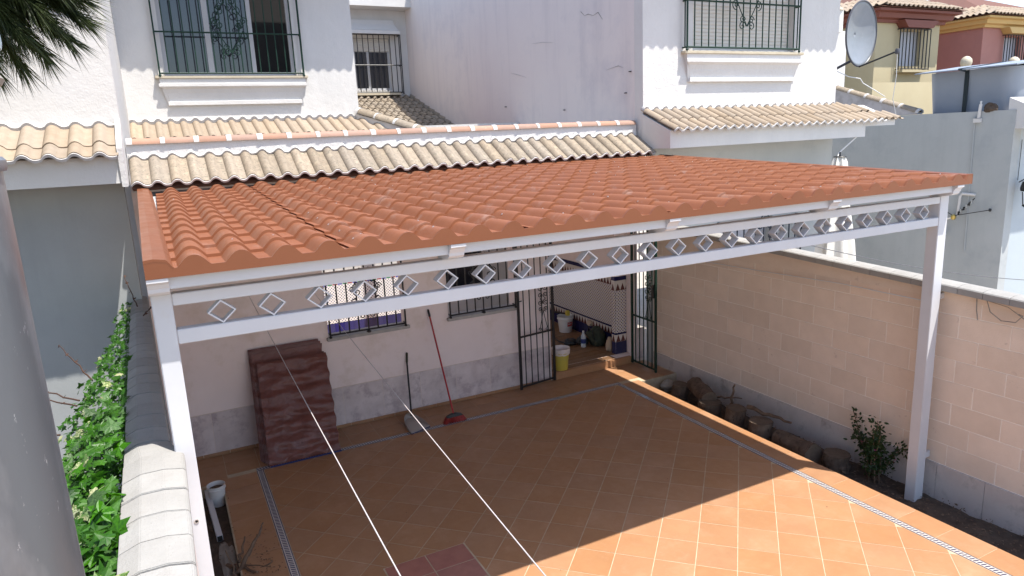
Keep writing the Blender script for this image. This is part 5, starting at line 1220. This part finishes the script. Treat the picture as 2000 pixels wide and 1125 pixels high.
for k in range(6):
    g = G(); g.box(14.9,14.93,8.70-k*.05,8.72-k*.05,1.98+k*.05,2.05+k*.05); obj('clip', g, M['metal_screw'] if k % 2 else M['iron'], AN)
LT = thing('wall_lantern', (15.4,7.7,2.5), 'black wall lantern cut off by the right edge of the picture', 'lantern')
g = G(); g.lathe((15.30,7.62,2.40), [(.02,.32),(.12,.28),(.15,.16),(.14,.10),(.04,.08)], 14); obj('hood', g, M['iron'], LT, smooth=True)
g = G()
for k in range(6): q = 2*PI*k/6; g.tube([(15.30+.10*math.cos(q),7.62+.10*math.sin(q),2.48),(15.30+.07*math.cos(q),7.62+.07*math.sin(q),2.22)], .009, 5)
g.lathe((15.30,7.62,2.2), [(.02,-.10),(.03,-.04),(.09,.0),(.08,.03)], 10); obj('cage', g, M['iron'], LT)
g = G(); g.tube([(15.35,7.84,2.66),(15.36,7.72,2.74),(15.30,7.62,2.70)], .012, 6); g.tube([(15.30,7.84,2.7),(15.30,7.84,3.5)], .006, 5); obj('bracket', g, M['iron'], LT)
# closed parasol
PS = thing('parasol', (10.62,8.3,-.42), 'closed white canvas parasol behind the block wall and the diamond frieze', 'parasol')
g = G(); g.tube([(10.62,8.3,-.42),(10.62,8.3,3.42)], .022, 10); obj('pole', g, M['plastic_white'], PS)
n = 48; g = G(); prof = [(.11,3.40),(.16,3.31),(.19,3.1),(.22,2.7),(.30,2.3),(.38,1.9),(.43,1.5),(.45,1.3)]
for (r, z) in prof:
    for k in range(n):
        q = 2*PI*k/n; rr2 = r*(1-.28*(.5+.5*math.cos(8*q))+.05*noise.noise(Vector((q*3, z, 1)))); g.v.append((10.62+rr2*math.cos(q), 8.3+rr2*math.sin(q)*.8, z))
g.f += [(j*n+k, j*n+(k+1) % n, (j+1)*n+(k+1) % n, (j+1)*n+k) for j in range(len(prof)-1) for k in range(n)]
obj('canopy', g, M['canvas'], PS, smooth=70)
g = G(); g.lathe((10.62,8.3,3.37), [(.10,.03),(.11,.035),(.10,.045),(.02,.05),(.012,.12)], 16); obj('cap', g, M['iron'], PS, smooth=True)
g = G(); a = Vector((9.05,7.7,2.13)); b = Vector((15.9,7.7,.60)); g.tube([a+(b-a)*i/20+Vector((0,0,-.10*4*(i/20)*(1-i/20))) for i in range(21)], .007, 5); tag(obj('clothesline', g, M['wire']), 'thin dark clothesline sagging across the yard behind the block wall', 'clothesline')
g = G(); g.tube([(11.62,8.6,3.95),(11.5,8.62,3.75),(11.1,8.7,3.45),(10.8,8.5,3.3)], .012, 6); tag(obj('cable', g, M['cable_white']), 'white cable running from the eave corner down to the parasol', 'cable')
g = G(); g.tube([(7.33,4.05,2.20),(7.28,3.95,2.205),(7.28,3.85,2.18)], .012, 6); g.tube([(7.30,4.0,2.2),(7.30,3.99,2.05),(7.30,3.97,1.95)], .006, 5)
pts = [(7.30,3.9,2.17),(7.30,3.86,2.06),(7.30,3.75,1.99),(7.30,3.62,2.0),(7.30,3.56,2.08),(7.30,3.60,2.09),(7.30,3.55,2.05)]; g.tube(pts, .005, 5); g.tube([(7.30,3.9,2.17),(7.30,3.7,2.14),(7.30,3.58,2.07)], .004, 5)
tag(obj('wall_hook', g, M['stone_grey'], smooth=True), 'metal hook with a loop of wire hanging from the top of the block wall', 'hook')
g = G(); g.tube([(7.33,8.6,1.98),(7.31,6.9,2.02),(7.30,5.6,2.06),(7.24,4.44,2.06)], .007, 5); tag(obj('wall_cable', g, M['cable_white']), 'thin white cable running along the top of the block wall to the post', 'cable')
